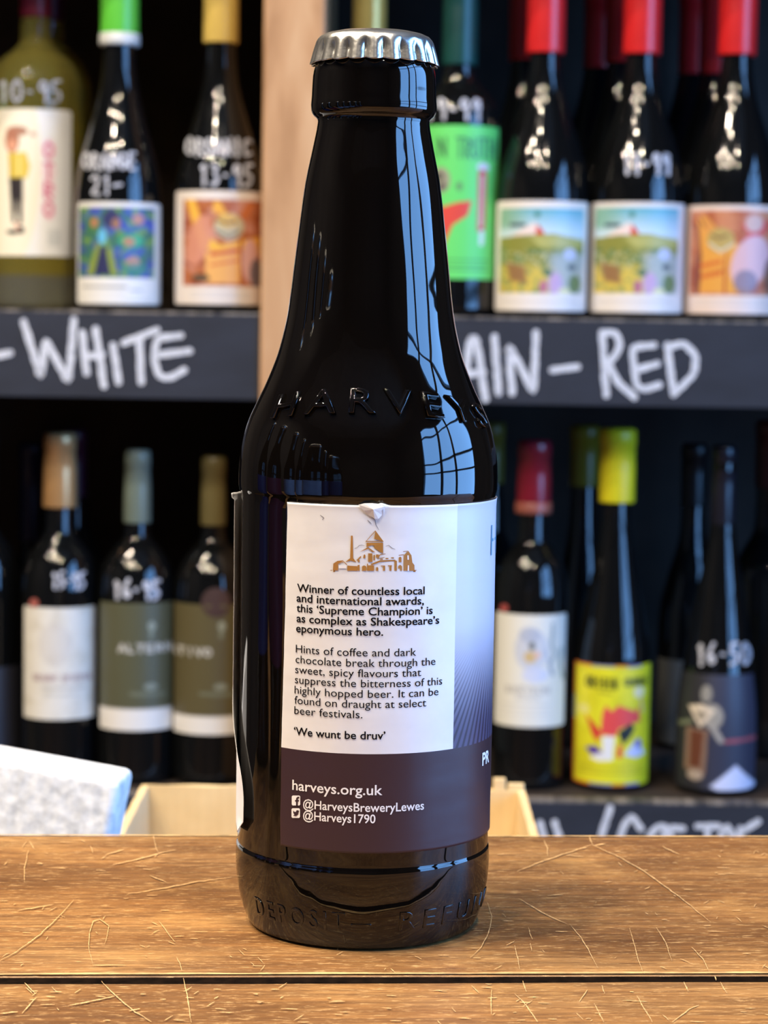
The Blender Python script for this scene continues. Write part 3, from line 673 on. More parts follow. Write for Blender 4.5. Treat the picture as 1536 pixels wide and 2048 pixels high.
# --- lower shelf, left bay
root, S = wine_bottle(119, 1330, 77, 2.0, [(1005, 28), (1058, 30), (1078, 40), (1108, 62), (1148, 74), (1195, 77)], dict(y0=865, y1=1014, r=34, rt=31, rgb=(206, 158, 104), metal=.45, rough=.3, label='copper gold capsule'),
    'wine bottle with copper capsule and cream label on the lower shelf', zbase=ZL)
make_label(S, root, 48, 190, 1216, 1440, (222, 218, 208), art_whitebl, rc=5)
price(S, '15.95', 104, 1144, 66, 32, 6); spot_on(S, 68, 1206, 9, cap_mat((170, 96, 88)))
root, S = wine_bottle(273, 1330, 79, 2.0, [(1036, 25), (1072, 28), (1096, 48), (1128, 68), (1168, 77), (1200, 79)], dict(y0=899, y1=1045, r=28, rt=25, rgb=(112, 124, 112), rough=.3, label='grey green capsule'),
    'wine bottle with grey green capsule and olive label, marked 16.95', zbase=ZL)
make_label(S, root, 200, 345, 1207, 1462, (84, 84, 62), art_altern(0, 'ALTERN', 1417), rc=3); price(S, '16.95', 226, 1160, 94, 36, 8)
root, S = wine_bottle(424, 1330, 79, 2.0, [(1040, 23), (1078, 27), (1102, 48), (1134, 68), (1172, 77), (1206, 79)], dict(y0=912, y1=1050, r=26, rt=24, rgb=(104, 94, 58), rough=.35, label='olive capsule'),
    'wine bottle with olive capsule, olive label and round dark seal', zbase=ZL)
make_label(S, root, 347, 500, 1210, 1470, (88, 80, 52), art_altern(140, 'ATIVO', 1432), rc=3); spot_on(S, 432, 1205, 30, cap_mat((62, 40, 36), .6))
root, S = wine_bottle(148, 1330, 64, 2.13, [(995, 24), (1050, 26), (1100, 52), (1150, 66)], dict(y0=858, y1=1000, r=24, rgb=(76, 34, 58)), 'wine bottle with purple capsule behind the copper capsule bottle', zbase=ZL)
root, S = wine_bottle(62, 1330, 56, 2.28, [(1090, 22), (1130, 27), (1160, 46), (1200, 56)], dict(y0=884, y1=1080, r=25, rgb=(18, 20, 54)), 'wine bottle with navy capsule left behind the copper capsule bottle', zbase=ZL)
root, S = wine_bottle(-34, 1330, 78, 2.02, [(1000, 26), (1050, 28), (1100, 60), (1150, 76), (1200, 78)], dict(y0=870, y1=1000, r=28, rgb=(24, 24, 30)), 'dark wine bottle cut off by the left edge of the lower shelf', zbase=ZL)
make_label(S, root, -60, 42, 1335, 1505, (44, 44, 52), art_grey, rc=3)
# --- lower shelf, right bay
root, S = wine_bottle(974, 1330, 68, 2.2, [(960, 23), (1000, 26), (1060, 30), (1110, 55), (1160, 68)], dict(y0=845, y1=966, r=26, rgb=(112, 106, 40)), 'wine bottle with olive capsule half hidden right behind beer bottle shoulder', zbase=ZL)
root, S = wine_bottle(1060, 1330, 73, 2.0, [(1015, 28), (1076, 30), (1096, 42), (1126, 62), (1166, 71), (1210, 73)], dict(y0=880, y1=1024, r=35, rt=32, rgb=(120, 24, 40), rough=.25, rim=(150, 84, 70), label='dark red capsule'),
    'wine bottle with dark red capsule and white label with grey figure', zbase=ZL)
make_label(S, root, 990, 1130, 1230, 1455, (228, 226, 216), art_chateau, rc=5); spot_on(S, 1008, 1216, 8, cap_mat((170, 80, 76)))
root, S = wine_bottle(1222, 1450, 77, 2.0, [(995, 27), (1060, 32), (1150, 47), (1230, 63), (1290, 74), (1335, 77)], dict(y0=856, y1=1004, r=36, rt=35, rgb=(214, 204, 30), rough=.4, label='yellow capsule'),
    'tall wine bottle with yellow capsule and bright yellow label', zbase=ZL)
make_label(S, root, 1147, 1298, 1331, 1584, (222, 218, 40), art_origin, rc=3)
root, S = wine_bottle(1158, 1400, 70, 2.2, [(960, 25), (1060, 30), (1150, 44), (1230, 60), (1290, 70)], dict(y0=850, y1=972, r=29, rgb=(120, 112, 24)), 'tall wine bottle with dull yellow capsule behind the yellow labelled one', zbase=ZL)
root, S = wine_bottle(1433, 1450, 83, 1.99, [(1030, 24), (1100, 32), (1180, 47), (1260, 60), (1330, 71), (1400, 80), (1460, 83)], dict(y0=890, y1=1050, r=25, rt=23, rgb=(26, 26, 36), rough=.25, label='black capsule'),
    'black wine bottle with dark figure label, handwritten 16.50', zbase=ZL)
make_label(S, root, 1352, 1512, 1350, 1592, (40, 40, 46), art_diver, rc=3); price(S, '16.50', 1392, 1287, 108, 42, 7, .0)
root, S = wine_bottle(1376, 1400, 66, 2.2, [(1030, 24), (1090, 30), (1160, 50), (1240, 64)], dict(y0=886, y1=1010, r=26, rgb=(18, 18, 22)), 'unlit black wine bottle behind and left of the one marked 16.50', zbase=ZL)
make_label(S, root, 1312, 1430, 1322, 1520, (98, 98, 94), art_grey, rc=3)
root, S = wine_bottle(1528, 1330, 68, 2.16, [(1000, 26), (1060, 30), (1110, 55), (1160, 68)], dict(y0=840, y1=975, r=30, rgb=(66, 18, 18)), 'wine bottle with dark maroon capsule at the right end of lower shelf', zbase=ZL)

# ================================================================== THE TABLE
pa, pb = ground(0, 1670), ground(1536, 1673)
YAW = math.atan2(pb.y - pa.y, pb.x - pa.x)
table = tag(empty('shop_counter', (0, 0, FLOOR_Z), YAW), 'worn brown wooden counter of wide scratched planks', 'counter')
cy, sy = math.cos(YAW), math.sin(YAW)
def loc(p): return (p.x*cy + p.y*sy, -p.x*sy + p.y*cy)
y_far = (loc(pa)[1] + loc(pb)[1]) / 2
g0, g1 = ground(0, 1948), ground(1536, 1955); gy = (loc(g0)[1] + loc(g1)[1]) / 2
h0, h1 = ground(0, 1962), ground(1536, 1969); hy = (loc(h0)[1] + loc(h1)[1]) / 2
H = -FLOOR_Z
def plank(y0, y1, seed):
    """top board with slightly wavy, rounded long edges; local coordinates of the table"""
    nx = 220; x0, x1 = -0.75, 0.75; rb = 0.0006; V = []; rows = []
    xs = [x0 + (x1-x0)*i/nx for i in range(nx+1)]
    def wv(x, s): return 0.0004*mnoise.noise(Vector((x*22, s, seed))) + 0.00018*mnoise.noise(Vector((x*120, s, seed)))
    def sec(x):
        a, b = y0 + wv(x, 1), y1 + wv(x, 7); z1 = H + .00025*mnoise.noise(Vector((x*8, 3, seed))) ; z0 = H - .032
        pts = [(a, z0), (a, z1-rb*1.4-.0008), (a, z1-rb*1.4)]
        for k in range(1, 5): an = math.pi/2*k/4; pts.append((a + rb*(1-math.cos(an)), z1 - rb*1.4*(1-math.sin(an))))
        m = 8
        for k in range(1, m): pts.append((a+rb + (b-a-2*rb)*k/m, z1))
        for k in range(0, 5): an = math.pi/2*k/4; pts.append((b - rb + rb*math.sin(an), z1 - rb*1.4*(1-math.cos(an))))
        pts += [(b, z1-rb*1.4-.0008), (b, z0)]; return pts
    n = None
    for x in xs:
        s = sec(x); n = len(s)
        V += [(x, y, z) for y, z in s]
    Fc = [((i)*n+j, (i+1)*n+j, (i+1)*n+(j+1) % n, i*n+(j+1) % n) for i in range(nx) for j in range(n)]
    Fc = [tuple(reversed(f)) for f in Fc]
    Fc += [tuple(range(n)), tuple(reversed(range(nx*n, nx*n+n)))]
    me = mesh('plank', V, Fc); bm = bmesh.new(); bm.from_mesh(me); bmesh.ops.recalc_face_normals(bm, faces=bm.faces[:]); bm.to_mesh(me); bm.free()
    o = link('plank', me, M['table'], table); return o
p_far = plank(gy, y_far, 1.0); p_near = plank(hy - .125, hy, 5.0); 
plank(hy - .25, hy - .128, 9.0)
def edge_strip(y, par, d, seed):     # rubbed arris, the light it catches painted as a pale strip
    V = []; n = 300
    for i in range(n+1):
        x = -.4 + .8*i/n; w = .0011 + .0006*mnoise.noise(Vector((x*60, seed, 2))) + .0003*mnoise.noise(Vector((x*300, seed, 2)))
        zt = H + .00030
        V += [(x, y + d*.0004, zt), (x, y + d*(.0004 + max(.0002, w)), zt)]
    link('rubbed_edge_highlight', mesh('rubbed_edge_highlight', V, [(2*i, 2*i+2, 2*i+3, 2*i+1) if d > 0 else (2*i, 2*i+1, 2*i+3, 2*i+2) for i in range(n)]), M['edge_highlight'], par)
box('gap_shade_strip', -.74, .74, hy - .0006, gy + .0006, H - .006, H - .00035, M['gap_shade'], table)  # dark strip standing in for the shade between the planks
edge_strip(gy, p_far, 1, 3.3); edge_strip(y_far, p_far, -1, 8.1)
box('apron', -.70, .70, hy - .20, hy - .18, H - .13, H - .034, M['table'], table)
box('apron', -.70, .70, y_far - .04, y_far - .02, H - .13, H - .034, M['table'], table)
for x in (-.70, .64):
    for y in (hy - .20, y_far - .08): box('leg', x, x + .06, y, y + .06, 0, H - .032, M['table'], table, .003)
def to_table(px, py, k):
    p = ground(px, py); a, b = loc(p); return (a, b, H + .00034 + .000004*(k % 9))
def scratch(polys, width, par, seed):
    rr = random.Random(seed); out = []
    for pl_ in polys:
        q = []
        for a, b in zip(pl_[:-1], pl_[1:]):
            n = max(2, int(math.dist(a, b) / 9))
            for i in range(n): q.append((a[0]+(b[0]-a[0])*i/n + rr.uniform(-.8, .8), a[1]+(b[1]-a[1])*i/n + rr.uniform(-.6, .6)))
        q.append(pl_[-1]); out.append(q)
    V, Fc = ribbon(out, width, to_table, taper=True, jitter=.35, seed=seed)
    o = link('scratches', mesh('scratches', V, Fc), M['scratch'], par, smooth=False); o['kind'] = 'stuff'
A_ = lambda pts, s=3.072, ox=0, oy=1480: [(ox + x/s, oy + y/s) for x, y in pts]
B_ = lambda pts: A_(pts, 2.577, 940, 1540)
far_s = [A_([(180,628),(212,680)]), A_([(175,682),(150,790),(152,885)]), A_([(555,655),(570,700)]), A_([(690,775),(840,740),(975,705),(1080,680)]), A_([(650,712),(760,680)]), A_([(940,590),(955,660),(975,700)]),
    A_([(780,955),(1020,915),(1200,880),(1425,850)]), A_([(110,1055),(330,1018)]), A_([(450,990),(380,1075),(250,1200),(100,1310),(0,1365)]), A_([(575,1400),(545,1290),(548,1190),(575,1120),(610,1108),(668,1150),(655,1220),(642,1265)]),
    A_([(575,1392),(770,1392)]), A_([(975,1120),(1030,1190),(1075,1250)]), A_([(1085,1340),(1105,1380),(1118,1430)]), A_([(920,840),(1020,880)]),
    B_([(240,530),(330,492),(480,440),(625,392)]), B_([(612,345),(632,392)]), B_([(632,392),(760,450),(900,530),(1080,660),(1240,790)]), B_([(380,370),(400,410),(400,450)]), B_([(990,400),(1080,440)]),
    B_([(820,820),(850,920),(868,985),(892,1055)]), B_([(515,800),(570,870),(620,950),(660,1030)]), B_([(230,910),(248,985),(256,1035)]), B_([(300,820),(310,850),(322,880)]), B_([(0,975),(60,920),(98,840),(112,760),(90,690)]),
    B_([(960,820),(1010,900),(1040,990)]), B_([(1140,920),(1200,980),(1235,1050)]), B_([(250,670),(400,755),(500,800)]), B_([(400,655),(480,648)]), B_([(700,385),(640,395)]), B_([(310,900),(318,940)])]
near_s = [A_([(1125,1470),(1150,1570),(1165,1680),(1175,1745)]), A_([(420,1640),(560,1615),(710,1580)]), A_([(620,1490),(720,1590),(830,1680),(930,1740)]), A_([(135,1690),(180,1640),(225,1590)]), A_([(790,1675),(860,1660)]), A_([(150,1500),(215,1565)]), A_([(0,1690),(110,1680)]),
    B_([(110,1140),(110,1270)]), B_([(230,1160),(280,1210),(350,1309)]), B_([(270,1095),(290,1150)]), B_([(640,1210),(670,1270),(690,1309)]), B_([(565,1200),(605,1140)]), B_([(1040,1309),(1130,1240),(1180,1220)]), B_([(1262,1070),(1268,1092)]), B_([(680,1120),(695,1160)]), B_([(860,1170),(900,1240),(940,1309)]), B_([(1290,1100),(1325,1160)]), B_([(1100,1100),(1125,1150)])]
scratch(far_s, 1.5, p_far, 5); scratch(near_s, 2.0, p_near, 6)
rr = random.Random(11); tiny_f, tiny_n = [], []
for _ in range(150):
    x, y = rr.uniform(-20, 1556), rr.uniform(1680, 1944); 
    if 470 < x < 975 and y < 1890: continue
    L = rr.uniform(5, 26); a = rr.choice((0.05, -0.06, .1, 1.1, .7, -.8, -1.2)); tiny_f.append([(x, y), (x + L*math.cos(a), y + L*math.sin(a)*.5)])
for _ in range(70):
    x, y = rr.uniform(-20, 1556), rr.uniform(1970, 2047); L = rr.uniform(6, 34); a = rr.choice((0.03, -0.05, .1, 1.1, -.9)); tiny_n.append([(x, y), (x + L*math.cos(a), y + L*math.sin(a)*.5)])
scratch(tiny_f, 1.0, p_far, 21); scratch(tiny_n, 1.3, p_near, 22)

# ================================================================== THE BEER BOTTLE
DB = -CAM.y
AX, AY = 0.0, 0.0
def Zb(y): return at(730, y, DB).z
k = DB / F_PX
P = [(112, 126), (117, 136), (120.5, 150), (122, 170), (123, 195), (124.2, 212), (123.5, 224), (119, 233), (112.5, 239), (110.5, 246), (112.5, 262), (121, 305), (134, 371), (144.5, 453), (155, 542), (161, 596), (168, 644), (180, 696), (191, 730),
     (208, 772), (224, 806), (240, 842), (250.5, 878), (257, 915), (259.2, 948), (259, 972), (256.5, 984), (254.5, 996), (254, 1010), (254, 1300), (254, 1664), (254.2, 1676), (256.4, 1684), (257.4, 1700), (257, 1720), (254.5, 1750), (247.5, 1788), (237, 1820), (229, 1834)]
zmap = lambda y: max(0.0006, Zb(y) - Zb(1839.5))
prof = [(r*k, zmap(y)) for r, y in P][::-1]
pr = [(229*k*.9, .0001)] + catmull(prof, 6)
SB = Surf(AX, AY, pr)
beer = tag(empty('beer_bottle', (AX, AY, 0)), 'dark brown glass beer bottle with silver crown cap standing on the counter', 'beer bottle')
body = link('glass_body', lathe('glass_body', pr, 224), M['beer_glass'], beer)
def emboss(txt, th0, th1, z, h, dz=0.0, depth=0.00045, bold=-0.02, name='embossed_lettering', sp=1.45):
    V, Fc = text_mesh(txt, bold, 0.03, 0.035, 3, sp)
    w0, w1 = V[:, 0].min(), V[:, 0].max(); zmx = abs(V[:, 2]).max(); r = SB.rad(z)
    out = []
    for x, y, zz in V:
        th = th0 + (th1-th0) * (x-w0)/(w1-w0); zc = z + y / CAP_H * h - dz * th*th
        out.append(SB.pt(th, zc, depth * zz / zmx + depth*.1))
    o = link(name, mesh(name, out, Fc), M['beer_glass'], body); return o
def TH(px, py): return SB.hit(px, py)
_, zh = TH(725, 824)
emboss('HARVEYS', TH(548, 830)[0], TH(967, 840)[0], zh, 0.0052, dz=0.0026, depth=.0009)
_, zd = TH(720, 1862)
emboss('DEPOSIT', TH(512, 1812)[0], TH(690, 1850)[0], zd, 0.0042, depth=.00022); emboss('-', TH(702, 1850)[0], TH(742, 1850)[0], zd, .0042, depth=.00022)
emboss('REFUND', TH(798, 1850)[0], TH(966, 1815)[0], zd, 0.0042, depth=.00022)

# crown cap
def crown():
    seg, V, Fc = 21*12, [], []
    zt = Zb(65) - Zb(1839.5); zb_ = Zb(132) - Zb(1839.5) ; hh = zt - zb_
    rows = [(0.0, 1.0, 0), (.35, 1.0, 0), (.5, .995, 0), (.64, .97, 0), (.76, .915, 0), (.845, .84, .0), (.885, .76, .0), (.91, .67, .06), (.925, .56, .35), (.94, .45, .8), (.955, .34, 1.0), (.97, .22, 1.0), (.985, .11, 1.0), (.996, .03, 1.0), (1.0, 0.0, 1.0), (.985, -.005, 1.0), (.93, .2, .7), (.88, .6, .2)]
    R = 127.5 * k
    for (fr, fz, am) in rows[1:]:
        for i in range(seg):
            a = 2*math.pi*i/seg; c = math.cos(21*a); sh = (abs(math.cos(21*a/2)) ** .8)       # 1 on ridge, 0 in the notch
            r = R*fr - am*0.0013*(1-sh) + am*.0001
            z = zb_ + hh*fz + am*(.00042*(1-sh) if fz < .3 else 0)
            V.append((r*math.sin(a), -r*math.cos(a), z))
    n = len(rows) - 1
    for j in range(n-1):
        for i in range(seg): kx = (i+1) % seg; Fc.append(((j+1)*seg+i, (j+1)*seg+kx, j*seg+kx, j*seg+i))
    V.append((0, 0, zt)); c = len(V)-1
    for i in range(seg): Fc.append((c, i, (i+1) % seg))
    return mesh('crown_cap', V, Fc)
cap_o = link('crown_cap', crown(), M['cap'], beer); cap_o['label'] = 'silver fluted metal crown cap'
print('cap top z', Zb(58) - Zb(1839.5))

# --- wrap-around paper label
def label_colour_material():
    t = NT('label_print'); uv = t.n('ShaderNodeUVMap', uv_map='UVMap'); sp = t.n('ShaderNodeSeparateXYZ'); t.l(uv.outputs[0], sp.inputs[0])
    u, v = sp.outputs[0], sp.outputs[1]     # u: degrees round the bottle, v: millimetres above the counter
    paper = t.ramp(t.noise(t.coords((1, 1, 1)), 55, 4, .6), [(0.3, (222, 220, 219)), (0.65, (232, 230, 229))])
    fade = t.step(v, V_G1, V_G0)            # 0 at band, 1 high
    fld = t.mix(fade, (78, 72, 98), (206, 204, 216))
    du = t.math('SUBTRACT', u, 78.0); dv = t.math('SUBTRACT', V_VP, v)
    ang = t.math('DIVIDE', du, dv)
    ln = t.math('FRACT', t.math('MULTIPLY', ang, 9.5))
    lines = t.math('MULTIPLY', t.math('SUBTRACT', 1, t.math('MULTIPLY', t.math('ABSOLUTE', t.math('SUBTRACT', ln, .5)), 2.0)), 1.0)
    lines = t.step(lines, .35, .8)
    dens = t.math('MULTIPLY', t.step(v, V_VP - 6, V_G1), t.math('SUBTRACT', 1.0, t.math('MULTIPLY', fade, 1.0)))
    fld = t.mix(t.math('MULTIPLY', lines, dens), fld, (44, 32, 48))
    inr = t.math('MULTIPLY', t.math('GREATER_THAN', u, U_BOX), t.math('LESS_THAN', u, 250))
    c = t.mix(inr, paper, fld)
    band = t.math('MULTIPLY', t.math('LESS_THAN', v, V_BAND), t.math('LESS_THAN', u, 250))
    c = t.mix(band, c, (54, 35, 41))
    t.l(c, t.b.inputs['Base Color'])
    h = t.noise(t.coords((40, 40, 160)), 1.0, 3)
    t.bump(h, .25, .0004)
    return t.set(Roughness=.38)
_, zb0 = SB.hit(729, 1508, .0003); V_BAND = zb0*1000
V_G0 = SB.hit(940, 1200, .0003)[1]*1000; V_G1 = SB.hit(940, 1470, .0003)[1]*1000; V_VP = SB.hit(940, 1165, .0003)[1]*1000
U_BOX = math.degrees(SB.hit(908, 1350, .0003)[0])
M['label_print'] = label_colour_material()
_, zlt = SB.hit(735, 1011, .0003); _, zlb = SB.hit(724, 1707, .0003)
TL0 = [math.degrees(SB.hit(575, 1006, .0003)[0]), math.degrees(SB.hit(569, 1300, .0003)[0]), math.degrees(SB.hit(563, 1500, .0003)[0]), math.degrees(SB.hit(561, 1690, .0003)[0])]
def lab_off(th, z):
    w = .00006*mnoise.noise(Vector((th*7, z*60, 1.0))) + .00004*mnoise.noise(Vector((th*2, z*230, 4.0)))
    return .00032 + .0001 + w
def end_angle(z):
    f = (zlt - z) / (zlt - zlb)        # 0 top .. 1 bottom
    e = -87.0
    if f > .58: e += (math.sin(min(1, (f-.58)/.33)*math.pi/2)**1.5) * 25
    if f > .96: e -= (f-.96)/.04*7
    return e
NU, NV = 420, 150; V, Fc, UV = [], [], []
for j in range(NV+1):
    z = zlt + (zlb-zlt)*j/NV
    a0 = float(np.interp(j/NV, [0, .42, .71, 1], TL0)) + .25*mnoise.noise(Vector((z*150, 0, 0)))
    a1 = 360 + end_angle(z)
    for i in range(NU+1):
        s = i/NU
        a = a0 + (a1-a0) * (s*.55/.7 if s < .7 else .55 + (s-.7)/.3*.45)
        th = math.radians(a); off = lab_off(th, z)
        dl = a1 - a
        if dl < 16: off += .0011*((16-dl)/16)**2                      # the free end lifts off the glass
        if dl < 4 and j < 3: off += .0006
        # the crumple in the middle of the top edge
        d = math.hypot((a - 5.5)/3.2, (z - zlt)*1000/2.6)
        if d < 1: off += .0005*(1-d)*(1 + .8*math.sin(a*4))
        zz = z + (.0006*math.exp(-((a-6)/2.5)**2) if j == 0 else 0)
        V.append(SB.pt(th, zz, off)); UV.append((a, z*1000))
for j in range(NV):
    for i in range(NU): Fc.append((j*(NU+1)+i, (j+1)*(NU+1)+i, (j+1)*(NU+1)+i+1, j*(NU+1)+i+1))
me = mesh('paper_label', V, Fc); uvl = me.uv_layers.new(name='UVMap')
for lp in me.loops: uvl.data[lp.index].uv = UV[lp.vertex_index]
lab = link('paper_label', me, M['label_print'], beer); lab['label'] = 'white and plum wrap round paper label'
sol = lab.modifiers.new('paper', 'SOLIDIFY'); sol.thickness = .00008; sol.offset = -1

PO = .00054
def wrap_text(txt, x0, x1, yb, cap_px, mat, bold=0.01, name='printed_text', ym=None):
    V, Fc = text_mesh(txt, bold, res=3); w0, w1 = V[:, 0].min(), V[:, 0].max()
    t0, z0 = SB.hit(x0, yb, PO); t1, _ = SB.hit(x1, yb, PO); h = cap_px * k
    out = [SB.pt(t0 + (t1-t0)*(x-w0)/(w1-w0), z0 + y/CAP_H*h, PO) for x, y, _z in V]
    o = link(name, mesh(name, out, Fc), mat, lab, smooth=False); return o
CAPPX = 14.9
for (txt, x0, x1, yb, bd) in (("Winner of countless local", 594, 849.5, 1183, .014), ("and international awards,", 593, 848, 1203, .014), ("this ‘Supreme Champion’ is", 593, 865.5, 1223.2, .014),
    ("as complex as Shakespeare’s", 593, 878.6, 1243.5, .014), ("eponymous hero.", 592, 766.5, 1263.5, .014), ("Hints of coffee and dark", 591.5, 832.5, 1304.7, .0), ("chocolate break through the", 591, 871, 1325.5, .0),
    ("sweet, spicy flavours that", 590.3, 842.6, 1345.8, .0), ("suppress the bitterness of this", 589.6, 884.5, 1366, .0), ("highly hopped beer. It can be", 589, 877, 1386.6, .0), ("found on draught at select", 588.8, 852.6, 1407, .0),
    ("beer festivals.", 588.5, 725, 1427.5, .0), ("‘We wunt be druv’", 587.7, 771, 1469, .014)):
    wrap_text(txt, x0, x1, yb, CAPPX, M['ink'], bd)
wrap_text('harveys.org.uk', 584.5, 765, 1579, 19, M['white_ink'], .012)
wrap_text('@HarveysBreweryLewes', 606, 848, 1615.5, 16.5, M['white_ink'], .012); wrap_text('@Harveys1790', 606, 751, 1638, 16.5, M['white_ink'], .012)
tp, zp = SB.hit(964.5, 1531, PO)
def text_at(txt, th0, z0, h, wscale, mat, bold, name='printed_text'):
    V, Fc = text_mesh(txt, bold, res=3); w0 = V[:, 0].min(); s = h/CAP_H; r = SB.rad(z0)
    out = [SB.pt(th0 + (x-w0)*s*wscale/r, z0 + y*s, PO) for x, y, _z in V]
    return link(name, mesh(name, out, Fc), mat, lab, smooth=False)
text_at('PR', tp, zp, 24*k, 1.1, M['white_ink'], .03)
th_h, zh_ = SB.hit(981.5, 1112, PO); text_at('H', th_h, zh_, 62*k, 1.2, M['teal_ink'], -.012)

def prints(polys, mat, name, par=None, off=PO):
    V, Fc = [], []
    for p in polys:
        b = len(V)
        for (x, y) in p: th, z = SB.hit(x, y, off); V.append(SB.pt(th, z, off))
        Fc.append(tuple(range(b, len(V))))
    me = mesh(name, V, Fc); bm = bmesh.new(); bm.from_mesh(me); bmesh.ops.triangulate(bm, faces=bm.faces[:]); bm.to_mesh(me); bm.free()
    return link(name, me, mat, par or lab, smooth=False)
E = lambda pts: [(560 + x/4.518, 1000 + y/4.518) for x, y in pts]
q = lambda a, b, c, d: E([(a, b), (c, b), (c, d), (a, d)])
em = prints([E([(641,322),(657,322),(662,525),(634,525)]), E([(634,525),(662,525),(690,562),(640,548),(590,562)]), E([(478,636),(482,575),(520,550),(578,545),(525,578),(525,636)]), q(455,632,1235,637), q(480,637,1225,650),
    E([(608,592),(700,598),(700,640),(608,640)]), E([(525,578),(575,552),(605,580),(608,592),(575,560)]), E([(862,275),(935,374),(852,352)]), E([(862,275),(866,279),(782,372),(774,374)]), E([(774,370),(935,370),(935,378),(774,378)]),
    E([(782,385),(932,385),(932,482),(905,470),(852,432),(852,412),(825,408),(782,428)]), E([(795,425),(862,472),(835,470),(800,440),(722,470)]), q(797,482,835,560), E([(755,498),(763,490),(772,498),(772,526),(752,526)]), q(845,496,858,545), q(868,492,892,520),
    q(797,590,850,640), E([(700,590),(720,585),(720,640),(704,640)]), E([(742,600),(760,590),(780,600),(780,640),(742,640)]), q(786,575,796,640), E([(820,578),(905,545),(1040,540),(1050,552),(905,560),(830,590)]),
    E([(868,612),(878,604),(888,612),(888,640),(868,640)]), q(912,592,950,600), q(932,596,950,640), q(975,590,1012,598), q(990,596,1008,640), q(1035,548,1056,640), E([(1075,520),(1086,512),(1098,520),(1098,562),(1075,562)]), E([(1070,598),(1086,585),(1102,598),(1102,640),(1088,640),(1086,612),(1070,625)]),
    E([(1118,640),(1120,500),(1160,460),(1188,500),(1196,565),(1215,588),(1216,640)]), E([(905,490),(1158,458),(1158,463),(905,496)]), E([(895,498),(912,488),(890,525),(1120,490),(1120,496),(878,532)]), E([(890,500),(935,480),(920,495)]), q(905,530,930,540), q(955,524,980,534), q(1005,518,1030,528), E([(690,545),(730,505),(735,515),(700,550)]), q(705,540,720,562)],
    M['emblem'], 'brewery_emblem')
prints([E([(1155,590),(1165,590),(1167,640),(1153,640)]), E([(1150,500),(1163,500),(1165,540),(1152,540)]), E([(530,590),(600,590),(600,618),(530,618)])], M['white_ink'], 'emblem_window', em, PO + .00006)
def thin(polys, w, mat, name, par):
    V, Fc = ribbon(polys, w, lambda x, y, kk: SB.pt(*SB.hit(x, y, PO), PO), taper=True)
    link(name, mesh(name, V, Fc), mat, par, smooth=False)
thin([E([(690,440),(715,412),(740,408),(765,414)]), E([(675,440),(690,432)]), E([(955,418),(985,410),(1010,432),(1042,446)])], 1.0, M['line_grey'], 'emblem_cloud', em)
# small square social icons
def icon(x0, y0, x1, y1, glyph):
    o = prints([[(x0+2, y0), (x1-2, y0), (x1, y0+2), (x1, y1-2), (x1-2, y1), (x0+2, y1), (x0, y1-2), (x0, y0+2)]], M['white_ink'], 'printed_icon')
    prints([glyph], M['plum'], 'icon_glyph', o, PO + .00006)
icon(583.5, 1591, 600.5, 1611, [(592, 1611), (592, 1603), (590, 1603), (590, 1600), (592, 1600), (592.5, 1596), (595, 1593.5), (598.5, 1593.5), (598.5, 1596.5), (596, 1597), (595.5, 1600), (598, 1600), (597.6, 1603), (595.5, 1603), (595.5, 1611)])
icon(583, 1616.5, 600, 1636, [(586, 1621), (589.5, 1624), (592, 1623.5), (593, 1620.5), (596, 1620.5), (598.5, 1622), (597, 1624.5), (596, 1629), (592, 1632), (586, 1631), (589, 1629), (586.5, 1626)])
# torn, folded flake on the top edge
FL = [(717, 1009.5), (728, 1006.5), (744, 1006), (756, 1007.5), (771, 1012.5), (763, 1021), (764, 1030), (757, 1037.5), (749, 1037), (737, 1030), (727, 1021)]
V = []
for i, (x, y) in enumerate(FL): th, z = SB.hit(x, y, .0006); V.append(SB.pt(th, z, .0007 + .0003*((i*7) % 3)/2))
th, z = SB.hit(746, 1018, .0006); V.append(SB.pt(th, z, .0016))
link('torn_flake', mesh('torn_flake', V, [(i, len(FL), (i+1) % len(FL)) for i in range(len(FL))]), flat('bare_paper', (240, 238, 234), .7), lab, smooth=False)
thin([[(741, 1032), (750, 1040), (752, 1050), (758, 1060)], [(735, 1040), (743, 1048)], [(757, 1008), (762, 1012), (756, 1013)], [(640, 1030), (648, 1036), (644, 1040)]], 1.3, M['line_grey'], 'crease_mark', lab)

# ================================================================== BEHIND THE COUNTER
ZB = -0.285
DBK = 1.05
cL, cR = at(297, 1576, DBK).x, at(1036, 1576, DBK).x
zc = at(640, 1576, DBK).z; yb_ = CAM.y + DBK; th_ = .0035; dep = .17
bench = tag(empty('packing_bench', (0, .42, FLOOR_Z)), 'low dark bench behind the counter under the cardboard carton', 'bench')
hb = ZB - FLOOR_Z
box('bench_top', -.32, .16, -.26, .22, hb - .025, hb, M['shelf_dark'], bench)
for x in (-.30, .11):
    for y in (-.24, .16): box('leg', x, x + .03, y, y + .03, 0, hb - .025, M['shelf_dark'], bench)
carton = tag(empty('cardboard_carton', ((cL+cR)/2, yb_, ZB)), 'open buff cardboard carton standing behind the counter and beer bottle', 'cardboard box')
hc = zc - ZB; hw = (cR-cL)/2
def cw(name, *a):
    bm = bmesh.new(); box_bm(bm, *a)
    bmesh.ops.subdivide_edges(bm, edges=[e for e in bm.edges if e.calc_length() > .05], cuts=24, use_grid_fill=True)
    for v in bm.verts:
        if v.co.z > hc - .004: v.co.z += .0012*mnoise.noise(Vector((v.co.x*120, v.co.y*120, 3))) ; 
        v.co.y += .0008*mnoise.noise(v.co*25)
    me = bpy.data.meshes.new(name); bm.to_mesh(me); bm.free(); return link(name, me, M['cardboard'], carton, smooth=False)
cw('carton_wall', -hw, hw, 0, th_, 0, hc); cw('carton_wall', -hw, hw, -dep, -dep + th_, 0, hc)
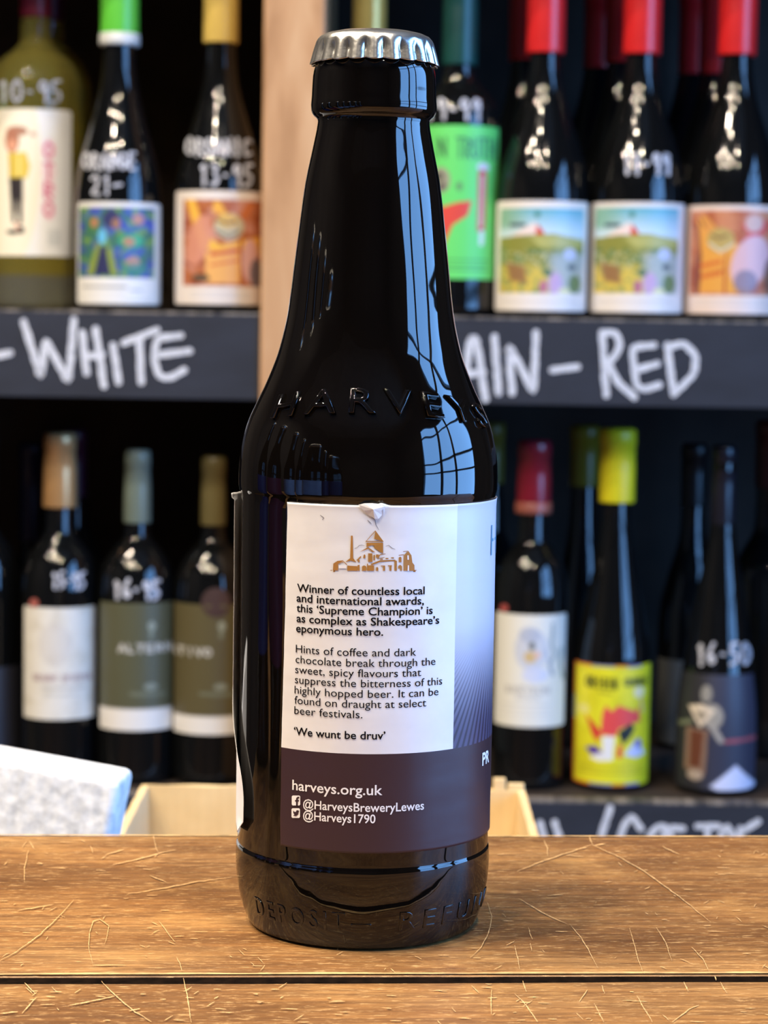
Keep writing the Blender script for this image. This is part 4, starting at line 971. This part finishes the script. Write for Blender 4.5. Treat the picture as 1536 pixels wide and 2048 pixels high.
cw('carton_wall', -hw - th_, -hw, -dep, th_, 0, hc); cw('carton_wall', hw, hw + th_, -dep, th_, 0, hc)
cw('carton_base', -hw, hw, -dep + th_, 0, 0, th_)
# torn flap stubs on the right back corner
for (x0, x1, z1) in ((hw - .012, hw - .006, .006), (hw - .005, hw + .003, .0035)):
    box('torn_flap', x0, x1, .0005, .003, hc - .002, hc + z1, M['cardboard'], carton, .0006)
# white expanded foam box, leaning a little
DF = .74
tr = at(240, 1562, DF)
foam = tag(empty('foam_panel', (tr.x, tr.y, tr.z), 0), 'thick white speckled foam panel standing tilted behind the counter', 'foam panel')
foam.rotation_euler = (0, math.radians(8.0), math.radians(-7.0))
hf = .27
bm = bmesh.new(); box_bm(bm, -.21, 0, 0, .022, -hf, 0)
for v in bm.verts:
    if v.co.z < -.1 and v.co.x > -.1: v.co.x -= .012
bmesh.ops.bevel(bm, geom=bm.edges[:], offset=.003, segments=4, affect='EDGES', profile=.5)
me = bpy.data.meshes.new('foam_body'); bm.to_mesh(me); bm.free(); link('foam_body', me, M['foam'], foam)
bpy.context.view_layer.update()
low = min((foam.matrix_world @ v.co).z for v in me.vertices); print('foam low', low, 'bench', ZB)

# beers that stand along the left of the counter (seen mirrored in the bottle)
S0 = [(.0245, .0005), (.027, .003), (.0275, .01), (.0275, .112), (.025, .125), (.0185, .145), (.0145, .165), (.013, .19), (.0135, .2)]
me_b = lathe('glass_body', catmull(S0, 4), 40); me_l = lathe('paper_label', [(.0278, .035), (.0278, .1)], 40, False, False); me_c = lathe('crown_cap', [(.015, .196), (.0145, .203), (.012, .2055), (.004, .206)], 42)
pale = flat('pale_blue_label', (170, 188, 216), .5); navy = flat('navy_label', (40, 46, 100), .5); plumr = flat('maroon_label', (120, 40, 70), .5)
for i, (x, y, m) in enumerate(((-.235, .045, navy), (-.225, -.02, plumr), (-.22, -.085, pale), (-.215, -.15, pale), (-.21, -.215, pale), (-.205, -.28, navy), (-.20, -.345, navy))):
    a, b = x*cy + y*sy, 0
    rt_ = empty('beer_bottle', (x, y, 0)); tag(rt_, 'brown beer bottle in the row on the counter left of the main bottle', 'beer bottle', 'beer bottles in a row on the counter')
    rt_.location.z = .0003
    link('glass_body', me_b, M['beer_glass'], rt_); o = link('paper_label', me_l.copy(), None, rt_); o.data.materials.clear(); o.data.materials.append(m); link('crown_cap', me_c, M['cap'], rt_)
